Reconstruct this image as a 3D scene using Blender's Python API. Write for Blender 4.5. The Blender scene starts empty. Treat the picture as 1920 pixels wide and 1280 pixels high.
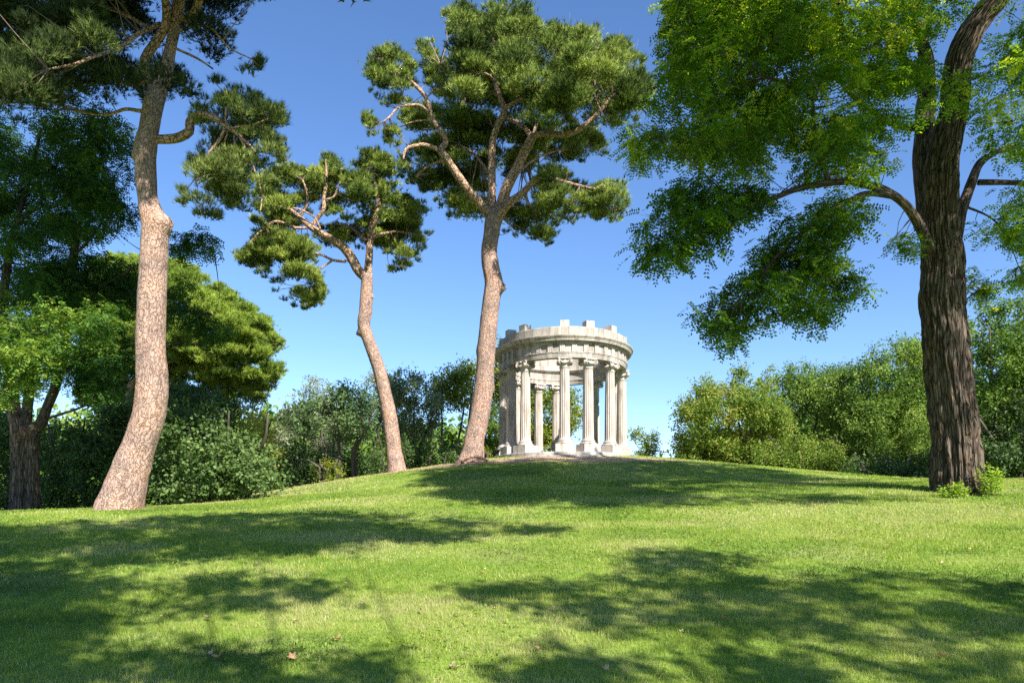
import bpy, math, random
import numpy as np
from math import pi, sin, cos, radians

# ------------------------------------------------------------------ camera, sky, sun, exposure
SC = bpy.context.scene
COL = SC.collection
F, CX, HY, EYE = 1387.0, 960.0, 950.0, 1.5            # focal length, centre and horizon of the 1920 px photo
cam = bpy.data.cameras.new('camera'); camo = bpy.data.objects.new('camera', cam); COL.objects.link(camo)
cam.sensor_width = 36; cam.lens = F / 1920 * 36; cam.shift_y = (HY - 640) / 1920
cam.clip_start = .1; cam.clip_end = 2000
camo.location = (0, 0, EYE); camo.rotation_euler = (pi / 2, 0, 0)
SC.camera = camo
SUN_AZ, SUN_EL = radians(33), radians(40)             # azimuth right of straight-behind
SUN = np.array([sin(SUN_AZ) * cos(SUN_EL), -cos(SUN_AZ) * cos(SUN_EL), sin(SUN_EL)])
w = bpy.data.worlds.new('World'); SC.world = w; w.use_nodes = True
nt = w.node_tree; bg = nt.nodes['Background']
sky = nt.nodes.new('ShaderNodeTexSky'); sky.sky_type = 'NISHITA'; sky.sun_disc = False
sky.sun_elevation = SUN_EL; sky.sun_rotation = pi - SUN_AZ
sky.altitude = 1200; sky.air_density = 1.1; sky.dust_density = .05; sky.ozone_density = 4.0
hs_ = nt.nodes.new('ShaderNodeHueSaturation'); hs_.inputs['Saturation'].default_value = 1.08
nt.links.new(sky.outputs[0], hs_.inputs['Color']); mm_ = nt.nodes.new('ShaderNodeMix'); mm_.data_type = 'RGBA'; mm_.blend_type = 'MULTIPLY'; mm_.inputs[0].default_value = 1; mm_.inputs[7].default_value = (.95, .96, 1.05, 1)
nt.links.new(hs_.outputs[0], mm_.inputs[6]); nt.links.new(mm_.outputs[2], bg.inputs[0]); bg.inputs[1].default_value = .098
sl = bpy.data.lights.new('sun', 'SUN'); slo = bpy.data.objects.new('sun', sl); COL.objects.link(slo)
sl.energy = 5.0; sl.angle = radians(.53); sl.color = (1, .95, .86)
slo.rotation_euler = (pi / 2 - SUN_EL, 0, SUN_AZ); slo.location = (20, -30, 40)
SC.view_settings.view_transform = 'Standard'; SC.view_settings.look = 'None'
SC.view_settings.exposure = 1.12; SC.view_settings.gamma = 1
cy = SC.cycles
cy.max_bounces = 6; cy.diffuse_bounces = 3; cy.glossy_bounces = 2; cy.transmission_bounces = 4; cy.transparent_max_bounces = 4
cy.use_denoising = False; cy.sample_clamp_indirect = 4

rng = np.random.default_rng(11)

# ------------------------------------------------------------------ noise, projection, terrain
def _h(i, j, k, s):
    n = (i * 374761393 + j * 668265263 + k * 2147483647 + s * 974634777) & 0xffffffff
    n = ((n ^ (n >> 13)) * 1274126177) & 0xffffffff
    n = ((n ^ (n >> 16)) * 2246822519) & 0xffffffff
    return ((n ^ (n >> 15)) & 0xffff) / 65535.0

def noise(x, y, z=0, seed=0):
    x, y, z = np.broadcast_arrays(np.asarray(x, float), np.asarray(y, float), np.asarray(z, float))
    xi, yi, zi = np.floor(x).astype(np.int64), np.floor(y).astype(np.int64), np.floor(z).astype(np.int64)
    fx, fy, fz = x - xi, y - yi, z - zi
    fx, fy, fz = [f * f * (3 - 2 * f) for f in (fx, fy, fz)]
    r = 0
    for a in (0, 1):
        for b in (0, 1):
            for c in (0, 1):
                r = r + _h(xi + a, yi + b, zi + c, seed) * (fx if a else 1 - fx) * (fy if b else 1 - fy) * (fz if c else 1 - fz)
    return r

def fbm(x, y, z=0, seed=0, o=3):
    r = 0; a = .5; t = 0
    for k in range(o):
        r = r + a * noise(np.asarray(x) * 2**k, np.asarray(y) * 2**k, np.asarray(z) * 2**k, seed + k * 7); t += a; a *= .5
    return r / t

def P(px, py, Y):
    px, py, Y = np.broadcast_arrays(np.asarray(px, float), np.asarray(py, float), np.asarray(Y, float))
    return np.stack([(px - CX) / F * Y, Y, EYE + (HY - py) / F * Y], -1)

def smin(a, b, k): h = np.clip(.5 + .5 * (b - a) / k, 0, 1); return b + (a - b) * h - k * h * (1 - h)
def smax(a, b, k): return -smin(-a, -b, k)
TC = np.array([2.05, 30.1])                            # centre of the temple

def ground(x, y):
    x = np.asarray(x, float); y = np.asarray(y, float)
    ramp = (.132 + .0026 * np.clip(x, 0, 14)) * np.logaddexp(0, (y - 5) * 2) / 2
    plate = 1.46 + .035 * (np.clip(x, -12, 25) + 9)
    base = smin(ramp, plate, .35)
    dx, dy = x - TC[0], y - TC[1]; r2 = dx * dx + dy * dy; r = np.sqrt(r2) + 1e-6
    sx = np.where(dx < 0, .178, .108); sy = np.where(dy < 0, .205, .16)
    s = (sx * dx * dx + sy * dy * dy) / (r2 + 1e-6)
    hill = 3.62 - s * (np.sqrt(r2 + 9) - 3)
    z = smax(base, hill, .5) + .02
    return z + .05 * (fbm(x * .35, y * .35, 3, 5) - .5) * np.clip(r / 4 - .9, 0, 1)

def hit(px, py):
    """ground points seen at photo pixels"""
    px = np.atleast_1d(np.asarray(px, float)); py = np.atleast_1d(np.asarray(py, float))
    Y = np.full(px.shape, np.nan)
    for q in np.arange(3, 34, .1):
        p = P(px, py, q); g = ground(p[:, 0], p[:, 1])
        Y = np.where(np.isnan(Y) & (p[:, 2] <= g), q, Y)
    Y = np.where(np.isnan(Y), 33, Y)
    x = (px - CX) / F * Y
    return np.stack([x, Y, ground(x, Y)], -1)

# ------------------------------------------------------------------ mesh helpers
class Geo:
    def __init__(s): s.v = []; s.q = []; s.t = []; s.a = {}; s.n = 0
    def add(s, V, Q=None, T=None, **attr):
        V = np.asarray(V, float).reshape(-1, 3)
        if Q is not None and len(Q): s.q.append(np.asarray(Q, np.int64).reshape(-1, 4) + s.n)
        if T is not None and len(T): s.t.append(np.asarray(T, np.int64).reshape(-1, 3) + s.n)
        s.v.append(V)
        for k, val in attr.items(): s.a.setdefault(k, []).append((s.n, np.asarray(val, float)))
        s.n += len(V); return s
    def build(s, name, mat, parent=None, smooth=False, origin=None):
        V = np.concatenate(s.v) if s.v else np.zeros((0, 3))
        if origin is None: origin = np.array(parent['_o']) if parent is not None else np.zeros(3)
        me = bpy.data.meshes.new(name)
        Q = np.concatenate(s.q) if s.q else np.zeros((0, 4), np.int64)
        T = np.concatenate(s.t) if s.t else np.zeros((0, 3), np.int64)
        me.vertices.add(len(V)); me.vertices.foreach_set('co', (V - origin).astype(np.float32).ravel())
        me.loops.add(Q.size + T.size); me.loops.foreach_set('vertex_index', np.concatenate([Q.ravel(), T.ravel()]).astype(np.int32))
        me.polygons.add(len(Q) + len(T))
        me.polygons.foreach_set('loop_start', np.concatenate([np.arange(len(Q)) * 4, Q.size + np.arange(len(T)) * 3]).astype(np.int32))
        for k, parts in s.a.items():
            dim = 3 if parts[0][1].ndim == 2 else 1
            arr = np.zeros((len(V), 3) if dim == 3 else len(V), np.float32)
            for n0, val in parts: arr[n0:n0 + len(val)] = val
            at = me.attributes.new(k, 'FLOAT_VECTOR' if dim == 3 else 'FLOAT', 'POINT')
            at.data.foreach_set('vector' if dim == 3 else 'value', arr.ravel())
        me.update(calc_edges=True)
        me.polygons.foreach_set('use_smooth', np.full(len(me.polygons), bool(smooth)))
        me.materials.append(mat)
        o = bpy.data.objects.new(name, me); COL.objects.link(o)
        if parent is not None: o.parent = parent; o['_o'] = [float(c) for c in origin]
        else: o.location = origin
        return o

def tag(o, label=None, cat=None, group=None, kind=None):
    if label: o['label'] = label
    if cat: o['category'] = cat
    if group: o['group'] = group
    if kind: o['kind'] = kind
    return o

def thing(name, label, cat, loc, group=None):
    o = bpy.data.objects.new(name, None); COL.objects.link(o)
    o.location = [float(c) for c in loc]; o['_o'] = [float(c) for c in loc]; o.empty_display_size = .3
    return tag(o, label, cat, group)

def spline(pts, rad, step):
    pts = np.asarray(pts, float); rad = np.asarray(rad, float)
    p = np.vstack([2 * pts[0] - pts[1], pts, 2 * pts[-1] - pts[-2]])
    out, ro = [], []
    for i in range(len(pts) - 1):
        a, b, c, d = p[i], p[i + 1], p[i + 2], p[i + 3]
        n = max(2, int(np.linalg.norm(c - b) / step)); t = (np.arange(n) / n)[:, None]
        out.append(.5 * (2 * b + (c - a) * t + (2 * a - 5 * b + 4 * c - d) * t**2 + (3 * b - 3 * c + d - a) * t**3))
        tt = t[:, 0]; tt = tt * tt * (3 - 2 * tt); ro.append(rad[i] * (1 - tt) + rad[i + 1] * tt)
    return np.vstack(out + [pts[-1:]]), np.concatenate(ro + [rad[-1:]])

def tube(g, pts, rad, nseg=10, step=.1, disp=None, up=None, s0=0., squash=None):
    C, R = spline(pts, rad, step)
    Tn = np.gradient(C, axis=0); Tn /= np.linalg.norm(Tn, axis=1)[:, None] + 1e-9
    if up is None: up = np.array([1., 0, 0]) if abs(Tn[0][2]) > .6 else np.array([0, 0, 1.])
    N = np.zeros_like(C); n = up - Tn[0] * up.dot(Tn[0]); N[0] = n / np.linalg.norm(n)
    for i in range(1, len(C)):
        n = N[i - 1] - Tn[i] * N[i - 1].dot(Tn[i]); N[i] = n / (np.linalg.norm(n) + 1e-9)
    B = np.cross(Tn, N)
    th = np.arange(nseg) / nseg * 2 * pi
    S = s0 + np.concatenate([[0], np.cumsum(np.linalg.norm(np.diff(C, axis=0), axis=1))])
    TH, SS = np.meshgrid(th, S); RR = np.repeat(R[:, None], nseg, 1)
    if disp is not None: RR = RR + disp(TH, SS, RR)
    V = C[:, None] + RR[..., None] * (np.cos(TH)[..., None] * N[:, None] + np.sin(TH)[..., None] * B[:, None])
    bk = np.stack([R[:, None] * np.cos(TH), R[:, None] * np.sin(TH), SS], -1)
    m, k = len(C), nseg
    i = np.arange(m - 1)[:, None] * k; j = np.arange(k)[None]; j2 = (j + 1) % k
    Q = np.stack([i + j, i + j2, i + k + j2, i + k + j], -1).reshape(-1, 4)
    V = np.vstack([V.reshape(-1, 3), C[-1:]])
    bk = np.vstack([bk.reshape(-1, 3), [[0, 0, S[-1]]]])
    T = np.stack([(m - 1) * k + np.arange(k), (m - 1) * k + (np.arange(k) + 1) % k, np.full(k, m * k)], -1)
    g.add(V, Q, T, bk=bk)
    return C, R

def box(g, c, s, ax=None, **attr):
    c = np.asarray(c, float); s = np.asarray(s, float) / 2
    v = np.array([[x, y, z] for z in (-1, 1) for y in (-1, 1) for x in (-1, 1)], float) * s
    if ax is not None: v = v @ np.asarray(ax)
    q = [[0, 2, 3, 1], [4, 5, 7, 6], [0, 1, 5, 4], [2, 6, 7, 3], [0, 4, 6, 2], [1, 3, 7, 5]]
    if attr: attr = {k: np.full(8, val) for k, val in attr.items()}
    g.add(v + c, q, **attr)

# ------------------------------------------------------------------ materials
def newmat(name):
    m = bpy.data.materials.new(name); m.use_nodes = True; n = m.node_tree
    for x in list(n.nodes): n.nodes.remove(x)
    return m, n
def nd(n, t, **k):
    x = n.nodes.new(t)
    for a, b in k.items():
        if isinstance(a, str) and hasattr(x, a): setattr(x, a, b)
    return x
def ramp(n, stops):
    r = n.nodes.new('ShaderNodeValToRGB'); e = r.color_ramp.elements
    while len(e) > len(stops): e.remove(e[-1])
    while len(e) < len(stops): e.new(.5)
    for el, (p, c) in zip(e, stops): el.position = p; el.color = (*c, 1)
    return r

def leafmat(name, stops, trans=.35, attr='tint', rough=.55, tcol=1.0, spec=.15, scale=None):
    m, n = newmat(name); L = n.links.new
    out = nd(n, 'ShaderNodeOutputMaterial'); a = nd(n, 'ShaderNodeAttribute'); a.attribute_name = attr
    r = ramp(n, stops); L(a.outputs['Fac'], r.inputs[0])
    b = nd(n, 'ShaderNodeBsdfPrincipled'); b.inputs['Roughness'].default_value = rough
    b.inputs['Specular IOR Level'].default_value = spec; L(r.outputs[0], b.inputs['Base Color'])
    t = nd(n, 'ShaderNodeBsdfTranslucent')
    hs = nd(n, 'ShaderNodeMix', data_type='RGBA', blend_type='MULTIPLY'); hs.inputs[0].default_value = 1
    L(r.outputs[0], hs.inputs[6]); hs.inputs[7].default_value = (1.35 * tcol, 1.3 * tcol, .5 * tcol, 1); L(hs.outputs[2], t.inputs[0])
    x = nd(n, 'ShaderNodeMixShader'); x.inputs[0].default_value = trans
    L(b.outputs[0], x.inputs[1]); L(t.outputs[0], x.inputs[2]); L(x.outputs[0], out.inputs[0])
    return m

def barkmat(name, kind):
    m, n = newmat(name); L = n.links.new
    out = nd(n, 'ShaderNodeOutputMaterial'); b = nd(n, 'ShaderNodeBsdfPrincipled'); L(b.outputs[0], out.inputs[0])
    b.inputs['Roughness'].default_value = .9; b.inputs['Specular IOR Level'].default_value = .15
    a = nd(n, 'ShaderNodeAttribute'); a.attribute_name = 'bk'
    mp = nd(n, 'ShaderNodeMapping'); L(a.outputs['Vector'], mp.inputs[0])
    wn = nd(n, 'ShaderNodeTexNoise'); wn.inputs['Scale'].default_value = 5; wn.inputs['Detail'].default_value = 4
    L(mp.outputs[0], wn.inputs[0])
    wv = nd(n, 'ShaderNodeMix', data_type='RGBA', blend_type='ADD'); wv.inputs[0].default_value = .42 if kind == 'pine' else .12
    L(mp.outputs[0], wv.inputs[6]); L(wn.outputs['Color'], wv.inputs[7])
    v = nd(n, 'ShaderNodeTexVoronoi'); v.feature = 'DISTANCE_TO_EDGE'
    v2 = nd(n, 'ShaderNodeTexVoronoi'); v2.feature = 'F1'
    for q in (v, v2): L(wv.outputs[2], q.inputs['Vector'])
    nz = nd(n, 'ShaderNodeTexNoise'); nz.inputs['Scale'].default_value = 22; nz.inputs['Detail'].default_value = 6; nz.inputs['Roughness'].default_value = .7
    L(mp.outputs[0], nz.inputs[0])
    big = nd(n, 'ShaderNodeTexNoise'); big.inputs['Scale'].default_value = 2.3; big.inputs['Detail'].default_value = 3
    L(a.outputs['Vector'], big.inputs[0])
    if kind == 'pine':
        mp.inputs['Scale'].default_value = (1, 1, .42)
        for q in (v, v2): q.inputs['Scale'].default_value = 14
        plate = ramp(n, [(0, (.30, .20, .15)), (.35, (.46, .34, .285)), (.6, (.52, .375, .31)), (.85, (.53, .34, .25)), (1, (.45, .37, .32))])
        crack = ramp(n, [(0, (.30, .25, .22)), (.03, (.62, .55, .5)), (.065, (1, 1, 1))])
    elif kind == 'limb':
        mp.inputs['Scale'].default_value = (1, 1, .5)
        for q in (v, v2): q.inputs['Scale'].default_value = 13
        plate = ramp(n, [(0, (.42, .28, .19)), (.4, (.56, .42, .32)), (.7, (.60, .40, .27)), (1, (.48, .38, .31))])
        crack = ramp(n, [(0, (.16, .11, .08)), (.05, (.5, .42, .36)), (.12, (1, 1, 1))])
    else:
        mp.inputs['Scale'].default_value = (1, 1, .13)
        for q in (v, v2): q.inputs['Scale'].default_value = 17
        plate = ramp(n, [(0, (.065, .052, .043)), (.4, (.12, .10, .083)), (.7, (.18, .15, .125)), (1, (.26, .22, .185))])
        crack = ramp(n, [(0, (.4, .36, .32)), (.08, (.7, .66, .62)), (.16, (1, 1, 1))])
    mixf = nd(n, 'ShaderNodeMath', operation='ADD')
    sep = nd(n, 'ShaderNodeSeparateColor'); L(v2.outputs['Color'], sep.inputs[0])
    m1 = nd(n, 'ShaderNodeMath', operation='MULTIPLY'); m1.inputs[1].default_value = .3 if kind != 'locust' else .45; L(sep.outputs[0], m1.inputs[0])
    m2 = nd(n, 'ShaderNodeMath', operation='MULTIPLY'); m2.inputs[1].default_value = .6; L(nz.outputs[0], m2.inputs[0])
    L(m1.outputs[0], mixf.inputs[0]); L(m2.outputs[0], mixf.inputs[1])
    L(mixf.outputs[0], plate.inputs[0]); L(v.outputs['Distance'], crack.inputs[0])
    mu = nd(n, 'ShaderNodeMix', data_type='RGBA', blend_type='MULTIPLY'); mu.inputs[0].default_value = 1
    L(plate.outputs[0], mu.inputs[6]); L(crack.outputs[0], mu.inputs[7])
    st = ramp(n, [(.34, (.66, .64, .64)), (.5, (.9, .85, .82)), (.66, (1.0, .86, .76))]); L(big.outputs[0], st.inputs[0])
    mu2 = nd(n, 'ShaderNodeMix', data_type='RGBA', blend_type='MULTIPLY'); mu2.inputs[0].default_value = 1
    L(mu.outputs[2], mu2.inputs[6]); L(st.outputs[0], mu2.inputs[7]); L(mu2.outputs[2], b.inputs['Base Color'])
    hm = nd(n, 'ShaderNodeMath', operation='MINIMUM'); hm.inputs[1].default_value = .14; L(v.outputs['Distance'], hm.inputs[0])
    hs = nd(n, 'ShaderNodeMath', operation='MULTIPLY_ADD'); L(nz.outputs[0], hs.inputs[0]); hs.inputs[1].default_value = .06; L(hm.outputs[0], hs.inputs[2])
    bp = nd(n, 'ShaderNodeBump'); bp.inputs['Strength'].default_value = .7; bp.inputs['Distance'].default_value = {'pine': .22, 'limb': .12}.get(kind, .35)
    L(hs.outputs[0], bp.inputs['Height']); L(bp.outputs[0], b.inputs['Normal'])
    return m

M = {}
M['bark_pine'] = barkmat('pine_bark', 'pine'); M['bark_limb'] = barkmat('pine_limb_bark', 'limb'); M['bark_dark'] = barkmat('furrowed_bark', 'locust')
M['needle'] = leafmat('pine_needles', [(0, (.025, .045, .012)), (.4, (.10, .155, .028)), (.75, (.27, .34, .06)), (1, (.46, .52, .11))], .10)
M['needle_round'] = leafmat('pine_needles_bright', [(0, (.07, .12, .02)), (.5, (.19, .285, .036)), (1, (.35, .43, .065))], .12)
M['needle_dark'] = leafmat('pine_needles_dark', [(0, (.03, .048, .015)), (.5, (.10, .14, .035)), (1, (.32, .38, .09))], .10)
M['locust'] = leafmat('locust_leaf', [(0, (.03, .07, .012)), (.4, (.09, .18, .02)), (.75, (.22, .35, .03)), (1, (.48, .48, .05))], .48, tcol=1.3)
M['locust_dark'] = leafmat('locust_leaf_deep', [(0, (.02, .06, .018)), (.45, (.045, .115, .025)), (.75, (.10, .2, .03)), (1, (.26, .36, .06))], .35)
M['locust_fresh'] = leafmat('locust_leaf_fresh', [(0, (.12, .25, .02)), (.5, (.28, .44, .04)), (1, (.45, .55, .07))], .4)  # yellow-green leaf colour of the sprouts
M['elm'] = leafmat('elm_leaf', [(0, (.05, .095, .025)), (.5, (.11, .18, .05)), (1, (.22, .30, .10))], .3, spec=.25)
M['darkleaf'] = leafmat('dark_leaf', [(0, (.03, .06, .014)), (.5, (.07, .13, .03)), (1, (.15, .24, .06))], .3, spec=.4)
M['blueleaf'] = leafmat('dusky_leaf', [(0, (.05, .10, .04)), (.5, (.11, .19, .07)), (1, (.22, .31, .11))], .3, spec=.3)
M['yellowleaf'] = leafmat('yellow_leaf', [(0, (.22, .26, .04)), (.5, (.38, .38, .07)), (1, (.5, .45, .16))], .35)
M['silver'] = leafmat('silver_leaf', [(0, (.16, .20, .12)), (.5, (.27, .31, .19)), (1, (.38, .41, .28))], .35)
M['olive'] = leafmat('olive_leaf', [(0, (.11, .15, .06)), (.5, (.22, .27, .12)), (1, (.36, .40, .2))], .3)
M['oak'] = leafmat('oak_leaf', [(0, (.07, .12, .012)), (.5, (.19, .25, .025)), (1, (.36, .38, .06))], .35)
M['mixleaf'] = leafmat('mixed_leaf', [(0, (.06, .11, .015)), (.5, (.18, .27, .04)), (.9, (.35, .40, .09)), (1, (.44, .30, .09))], .35)
M['greenleaf'] = leafmat('green_leaf', [(0, (.045, .095, .016)), (.5, (.13, .225, .04)), (1, (.31, .40, .09))], .35)
M['grass'] = leafmat('grass_blade', [(0, (.08, .15, .02)), (.35, (.225, .33, .042)), (.7, (.39, .45, .09)), (.88, (.42, .42, .17)), (1, (.66, .56, .34))], .4, spec=.3)
M['dryleaf'] = leafmat('dry_leaf', [(0, (.30, .13, .05)), (.5, (.52, .32, .17)), (1, (.62, .5, .34))], .2)
M['twig'] = None
m, n = newmat('twig_bark'); o_ = nd(n, 'ShaderNodeOutputMaterial'); b_ = nd(n, 'ShaderNodeBsdfPrincipled'); n.links.new(b_.outputs[0], o_.inputs[0])
nz = nd(n, 'ShaderNodeTexNoise'); nz.inputs['Scale'].default_value = 3; r_ = ramp(n, [(.3, (.15, .1, .07)), (.7, (.36, .27, .2))]); n.links.new(nz.outputs[0], r_.inputs[0])
n.links.new(r_.outputs[0], b_.inputs['Base Color']); b_.inputs['Roughness'].default_value = .9; M['twig'] = m
m, n = newmat('dark_twig'); o_ = nd(n, 'ShaderNodeOutputMaterial'); b_ = nd(n, 'ShaderNodeBsdfPrincipled'); n.links.new(b_.outputs[0], o_.inputs[0])
nz = nd(n, 'ShaderNodeTexNoise'); nz.inputs['Scale'].default_value = 3; r_ = ramp(n, [(.3, (.045, .035, .028)), (.7, (.12, .095, .075))]); n.links.new(nz.outputs[0], r_.inputs[0])
n.links.new(r_.outputs[0], b_.inputs['Base Color']); b_.inputs['Roughness'].default_value = .9; M['dtwig'] = m

def stonemat(name, base, dark, joint):
    m, n = newmat(name); L = n.links.new
    out = nd(n, 'ShaderNodeOutputMaterial'); b = nd(n, 'ShaderNodeBsdfPrincipled'); L(b.outputs[0], out.inputs[0])
    b.inputs['Roughness'].default_value = .85; b.inputs['Specular IOR Level'].default_value = .2
    tc = nd(n, 'ShaderNodeTexCoord')
    n1 = nd(n, 'ShaderNodeTexNoise'); n1.inputs['Scale'].default_value = 1.7; n1.inputs['Detail'].default_value = 6; n1.inputs['Roughness'].default_value = .65
    n2 = nd(n, 'ShaderNodeTexNoise'); n2.inputs['Scale'].default_value = 26; n2.inputs['Detail'].default_value = 5; n2.inputs['Roughness'].default_value = .7
    mp = nd(n, 'ShaderNodeMapping'); mp.inputs['Scale'].default_value = (4, 4, .7); L(tc.outputs['Object'], mp.inputs[0])
    n3 = nd(n, 'ShaderNodeTexNoise'); n3.inputs['Scale'].default_value = 1.5; n3.inputs['Detail'].default_value = 5
    L(tc.outputs['Object'], n1.inputs[0]); L(tc.outputs['Object'], n2.inputs[0]); L(mp.outputs[0], n3.inputs[0])
    r = ramp(n, [(.3, dark), (.5, base), (.75, tuple(min(1, c * 1.1) for c in base))]); L(n1.outputs[0], r.inputs[0])
    r2 = ramp(n, [(.3, (.72, .70, .68)), (.5, (1, 1, 1))]); L(n2.outputs[0], r2.inputs[0])
    r3 = ramp(n, [(.34, (.66, .63, .6)), (.52, (1, 1, 1))]); L(n3.outputs[0], r3.inputs[0])
    c = r.outputs[0]
    for rr, f in ((r2, .8), (r3, 1.0)):
        mu = nd(n, 'ShaderNodeMix', data_type='RGBA', blend_type='MULTIPLY'); mu.inputs[0].default_value = f
        L(c, mu.inputs[6]); L(rr.outputs[0], mu.inputs[7]); c = mu.outputs[2]
    if joint:
        a = nd(n, 'ShaderNodeAttribute'); a.attribute_name = 'arc'
        dv = nd(n, 'ShaderNodeMath', operation='DIVIDE'); dv.inputs[1].default_value = joint; L(a.outputs['Fac'], dv.inputs[0])
        fr = nd(n, 'ShaderNodeMath', operation='FRACT'); L(dv.outputs[0], fr.inputs[0])
        jr = ramp(n, [(0, (.45, .42, .4)), (.012, (.5, .47, .45)), (.022, (1, 1, 1))]); L(fr.outputs[0], jr.inputs[0])
        fl = nd(n, 'ShaderNodeMath', operation='FLOOR'); L(dv.outputs[0], fl.inputs[0])
        wn = nd(n, 'ShaderNodeTexWhiteNoise', noise_dimensions='1D'); L(fl.outputs[0], wn.inputs['W'])
        br = ramp(n, [(0, (.74, .72, .71)), (.5, (.93, .91, .9)), (1, (1.0, 1.0, 1.0))]); L(wn.outputs['Value'], br.inputs[0])
        for rr in (jr, br):
            mu = nd(n, 'ShaderNodeMix', data_type='RGBA', blend_type='MULTIPLY'); mu.inputs[0].default_value = .85
            L(c, mu.inputs[6]); L(rr.outputs[0], mu.inputs[7]); c = mu.outputs[2]
    L(c, b.inputs['Base Color'])
    bp = nd(n, 'ShaderNodeBump'); bp.inputs['Strength'].default_value = .5; bp.inputs['Distance'].default_value = .02
    L(n2.outputs[0], bp.inputs['Height']); L(bp.outputs[0], b.inputs['Normal'])
    return m
M['stone'] = stonemat('temple_stone', (.54, .49, .445), (.42, .37, .33), 0)
M['stone_col'] = stonemat('column_stone', (.50, .44, .395), (.44, .38, .34), 0)
M['stone_ring'] = stonemat('ring_stone', (.55, .505, .46), (.44, .39, .35), .83)
M['stone_grey'] = stonemat('parapet_stone', (.46, .425, .38), (.36, .32, .28), 1.05)
M['stone_metope'] = stonemat('metope_stone', (.48, .45, .41), (.35, .325, .30), .42)

def groundmat():
    m, n = newmat('lawn_ground'); L = n.links.new
    out = nd(n, 'ShaderNodeOutputMaterial'); b = nd(n, 'ShaderNodeBsdfPrincipled'); L(b.outputs[0], out.inputs[0])
    b.inputs['Roughness'].default_value = .95; b.inputs['Specular IOR Level'].default_value = .1
    tc = nd(n, 'ShaderNodeTexCoord')
    ns = []
    for s, d in ((.45, 4), (9, 6), (70, 3)):
        q = nd(n, 'ShaderNodeTexNoise'); q.inputs['Scale'].default_value = s; q.inputs['Detail'].default_value = d; q.inputs['Roughness'].default_value = .65
        L(tc.outputs['Object'], q.inputs[0]); ns.append(q)
    r1 = ramp(n, [(.32, (.11, .19, .025)), (.5, (.20, .29, .05)), (.66, (.28, .31, .10))]); L(ns[0].outputs[0], r1.inputs[0])
    r2 = ramp(n, [(.3, (.55, .6, .5)), (.55, (1, 1, 1)), (.75, (1.0, .95, .9))]); L(ns[1].outputs[0], r2.inputs[0])
    mu = nd(n, 'ShaderNodeMix', data_type='RGBA', blend_type='MULTIPLY'); mu.inputs[0].default_value = 1
    L(r1.outputs[0], mu.inputs[6]); L(r2.outputs[0], mu.inputs[7])
    dirt = nd(n, 'ShaderNodeAttribute'); dirt.attribute_name = 'dirt'
    dm = nd(n, 'ShaderNodeMath', operation='MULTIPLY_ADD'); L(ns[1].outputs[0], dm.inputs[0]); dm.inputs[1].default_value = .7; dm.inputs[2].default_value = -.35
    da = nd(n, 'ShaderNodeMath', operation='ADD'); L(dirt.outputs['Fac'], da.inputs[0]); L(dm.outputs[0], da.inputs[1])
    dr = ramp(n, [(.4, (0, 0, 0)), (.56, (1, 1, 1))]); L(da.outputs[0], dr.inputs[0])
    dc = ramp(n, [(.3, (.27, .17, .11)), (.6, (.46, .33, .22))]); L(ns[2].outputs[0], dc.inputs[0])
    mx = nd(n, 'ShaderNodeMix', data_type='RGBA', blend_type='MIX'); L(dr.outputs[0], mx.inputs[0]); L(mu.outputs[2], mx.inputs[6]); L(dc.outputs[0], mx.inputs[7])
    la = nd(n, 'ShaderNodeAttribute'); la.attribute_name = 'litter'
    lc = ramp(n, [(.3, (.06, .07, .025)), (.6, (.14, .11, .06))]); L(ns[1].outputs[0], lc.inputs[0])
    m3 = nd(n, 'ShaderNodeMix', data_type='RGBA', blend_type='MIX'); L(la.outputs['Fac'], m3.inputs[0]); L(mx.outputs[2], m3.inputs[6]); L(lc.outputs[0], m3.inputs[7])
    L(m3.outputs[2], b.inputs['Base Color'])
    bp = nd(n, 'ShaderNodeBump'); bp.inputs['Strength'].default_value = .8; bp.inputs['Distance'].default_value = .05
    L(ns[1].outputs[0], bp.inputs['Height']); L(bp.outputs[0], b.inputs['Normal'])
    return m
M['ground'] = groundmat()

# ------------------------------------------------------------------ ground
DIRT = [(-8.9, 17.2, 1.5, .8), (-4.4, 26.6, 1.9, .95), (-1.5, 26.5, 2.3, 1.1), (-3.0, 27.0, 2.4, 1.1), (0.6, 26.0, 2.2, 1.0), (2.6, 25.7, 2.2, .95), (4.4, 26.2, 2.0, .9), (-6.2, 26.3, 1.8, .85), (6.4, 26.8, 1.6, .6), (10.4, 16.8, 1.1, .5), (-5.6, 27.0, 1.3, .5)]
def dirtmask(x, y):
    d = np.zeros(np.shape(x))
    for cx, cy_, r, a in DIRT:
        d = np.maximum(d, a * np.exp(-(((x - cx) / r)**2 + ((y - cy_) / (r * .55))**2)))
    # bare earth under the shrubs and behind the knoll
    return d
def litter(x, y):
    b = 1 / (1 + np.exp(-((y - 28.6 - .05 * np.abs(x)) * 2.0))) * (1 / (1 + np.exp(-(np.hypot(x - 2, y - 30) - 5) * 2)))
    return b
def axis(lo, a, b, hi, st):
    mid = np.arange(a, b + st / 2, st); n = 26
    L = a - (a - lo) * (np.arange(n, 0, -1) / n)**2.2; H = b + (hi - b) * (np.arange(1, n + 1) / n)**2.2
    return np.concatenate([L, mid, H])
xs, ys = axis(-320, -24, 26, 320, .2), axis(-120, 3, 38, 420, .16)
X, Yg = np.meshgrid(xs, ys); Z = ground(X, Yg)
Z = Z + .012 * (fbm(X * 6, Yg * 6, 0, 21, 2) - .5)
g = Geo(); ny, nx = X.shape
i = np.arange(ny - 1)[:, None] * nx; j = np.arange(nx - 1)[None]
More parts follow.
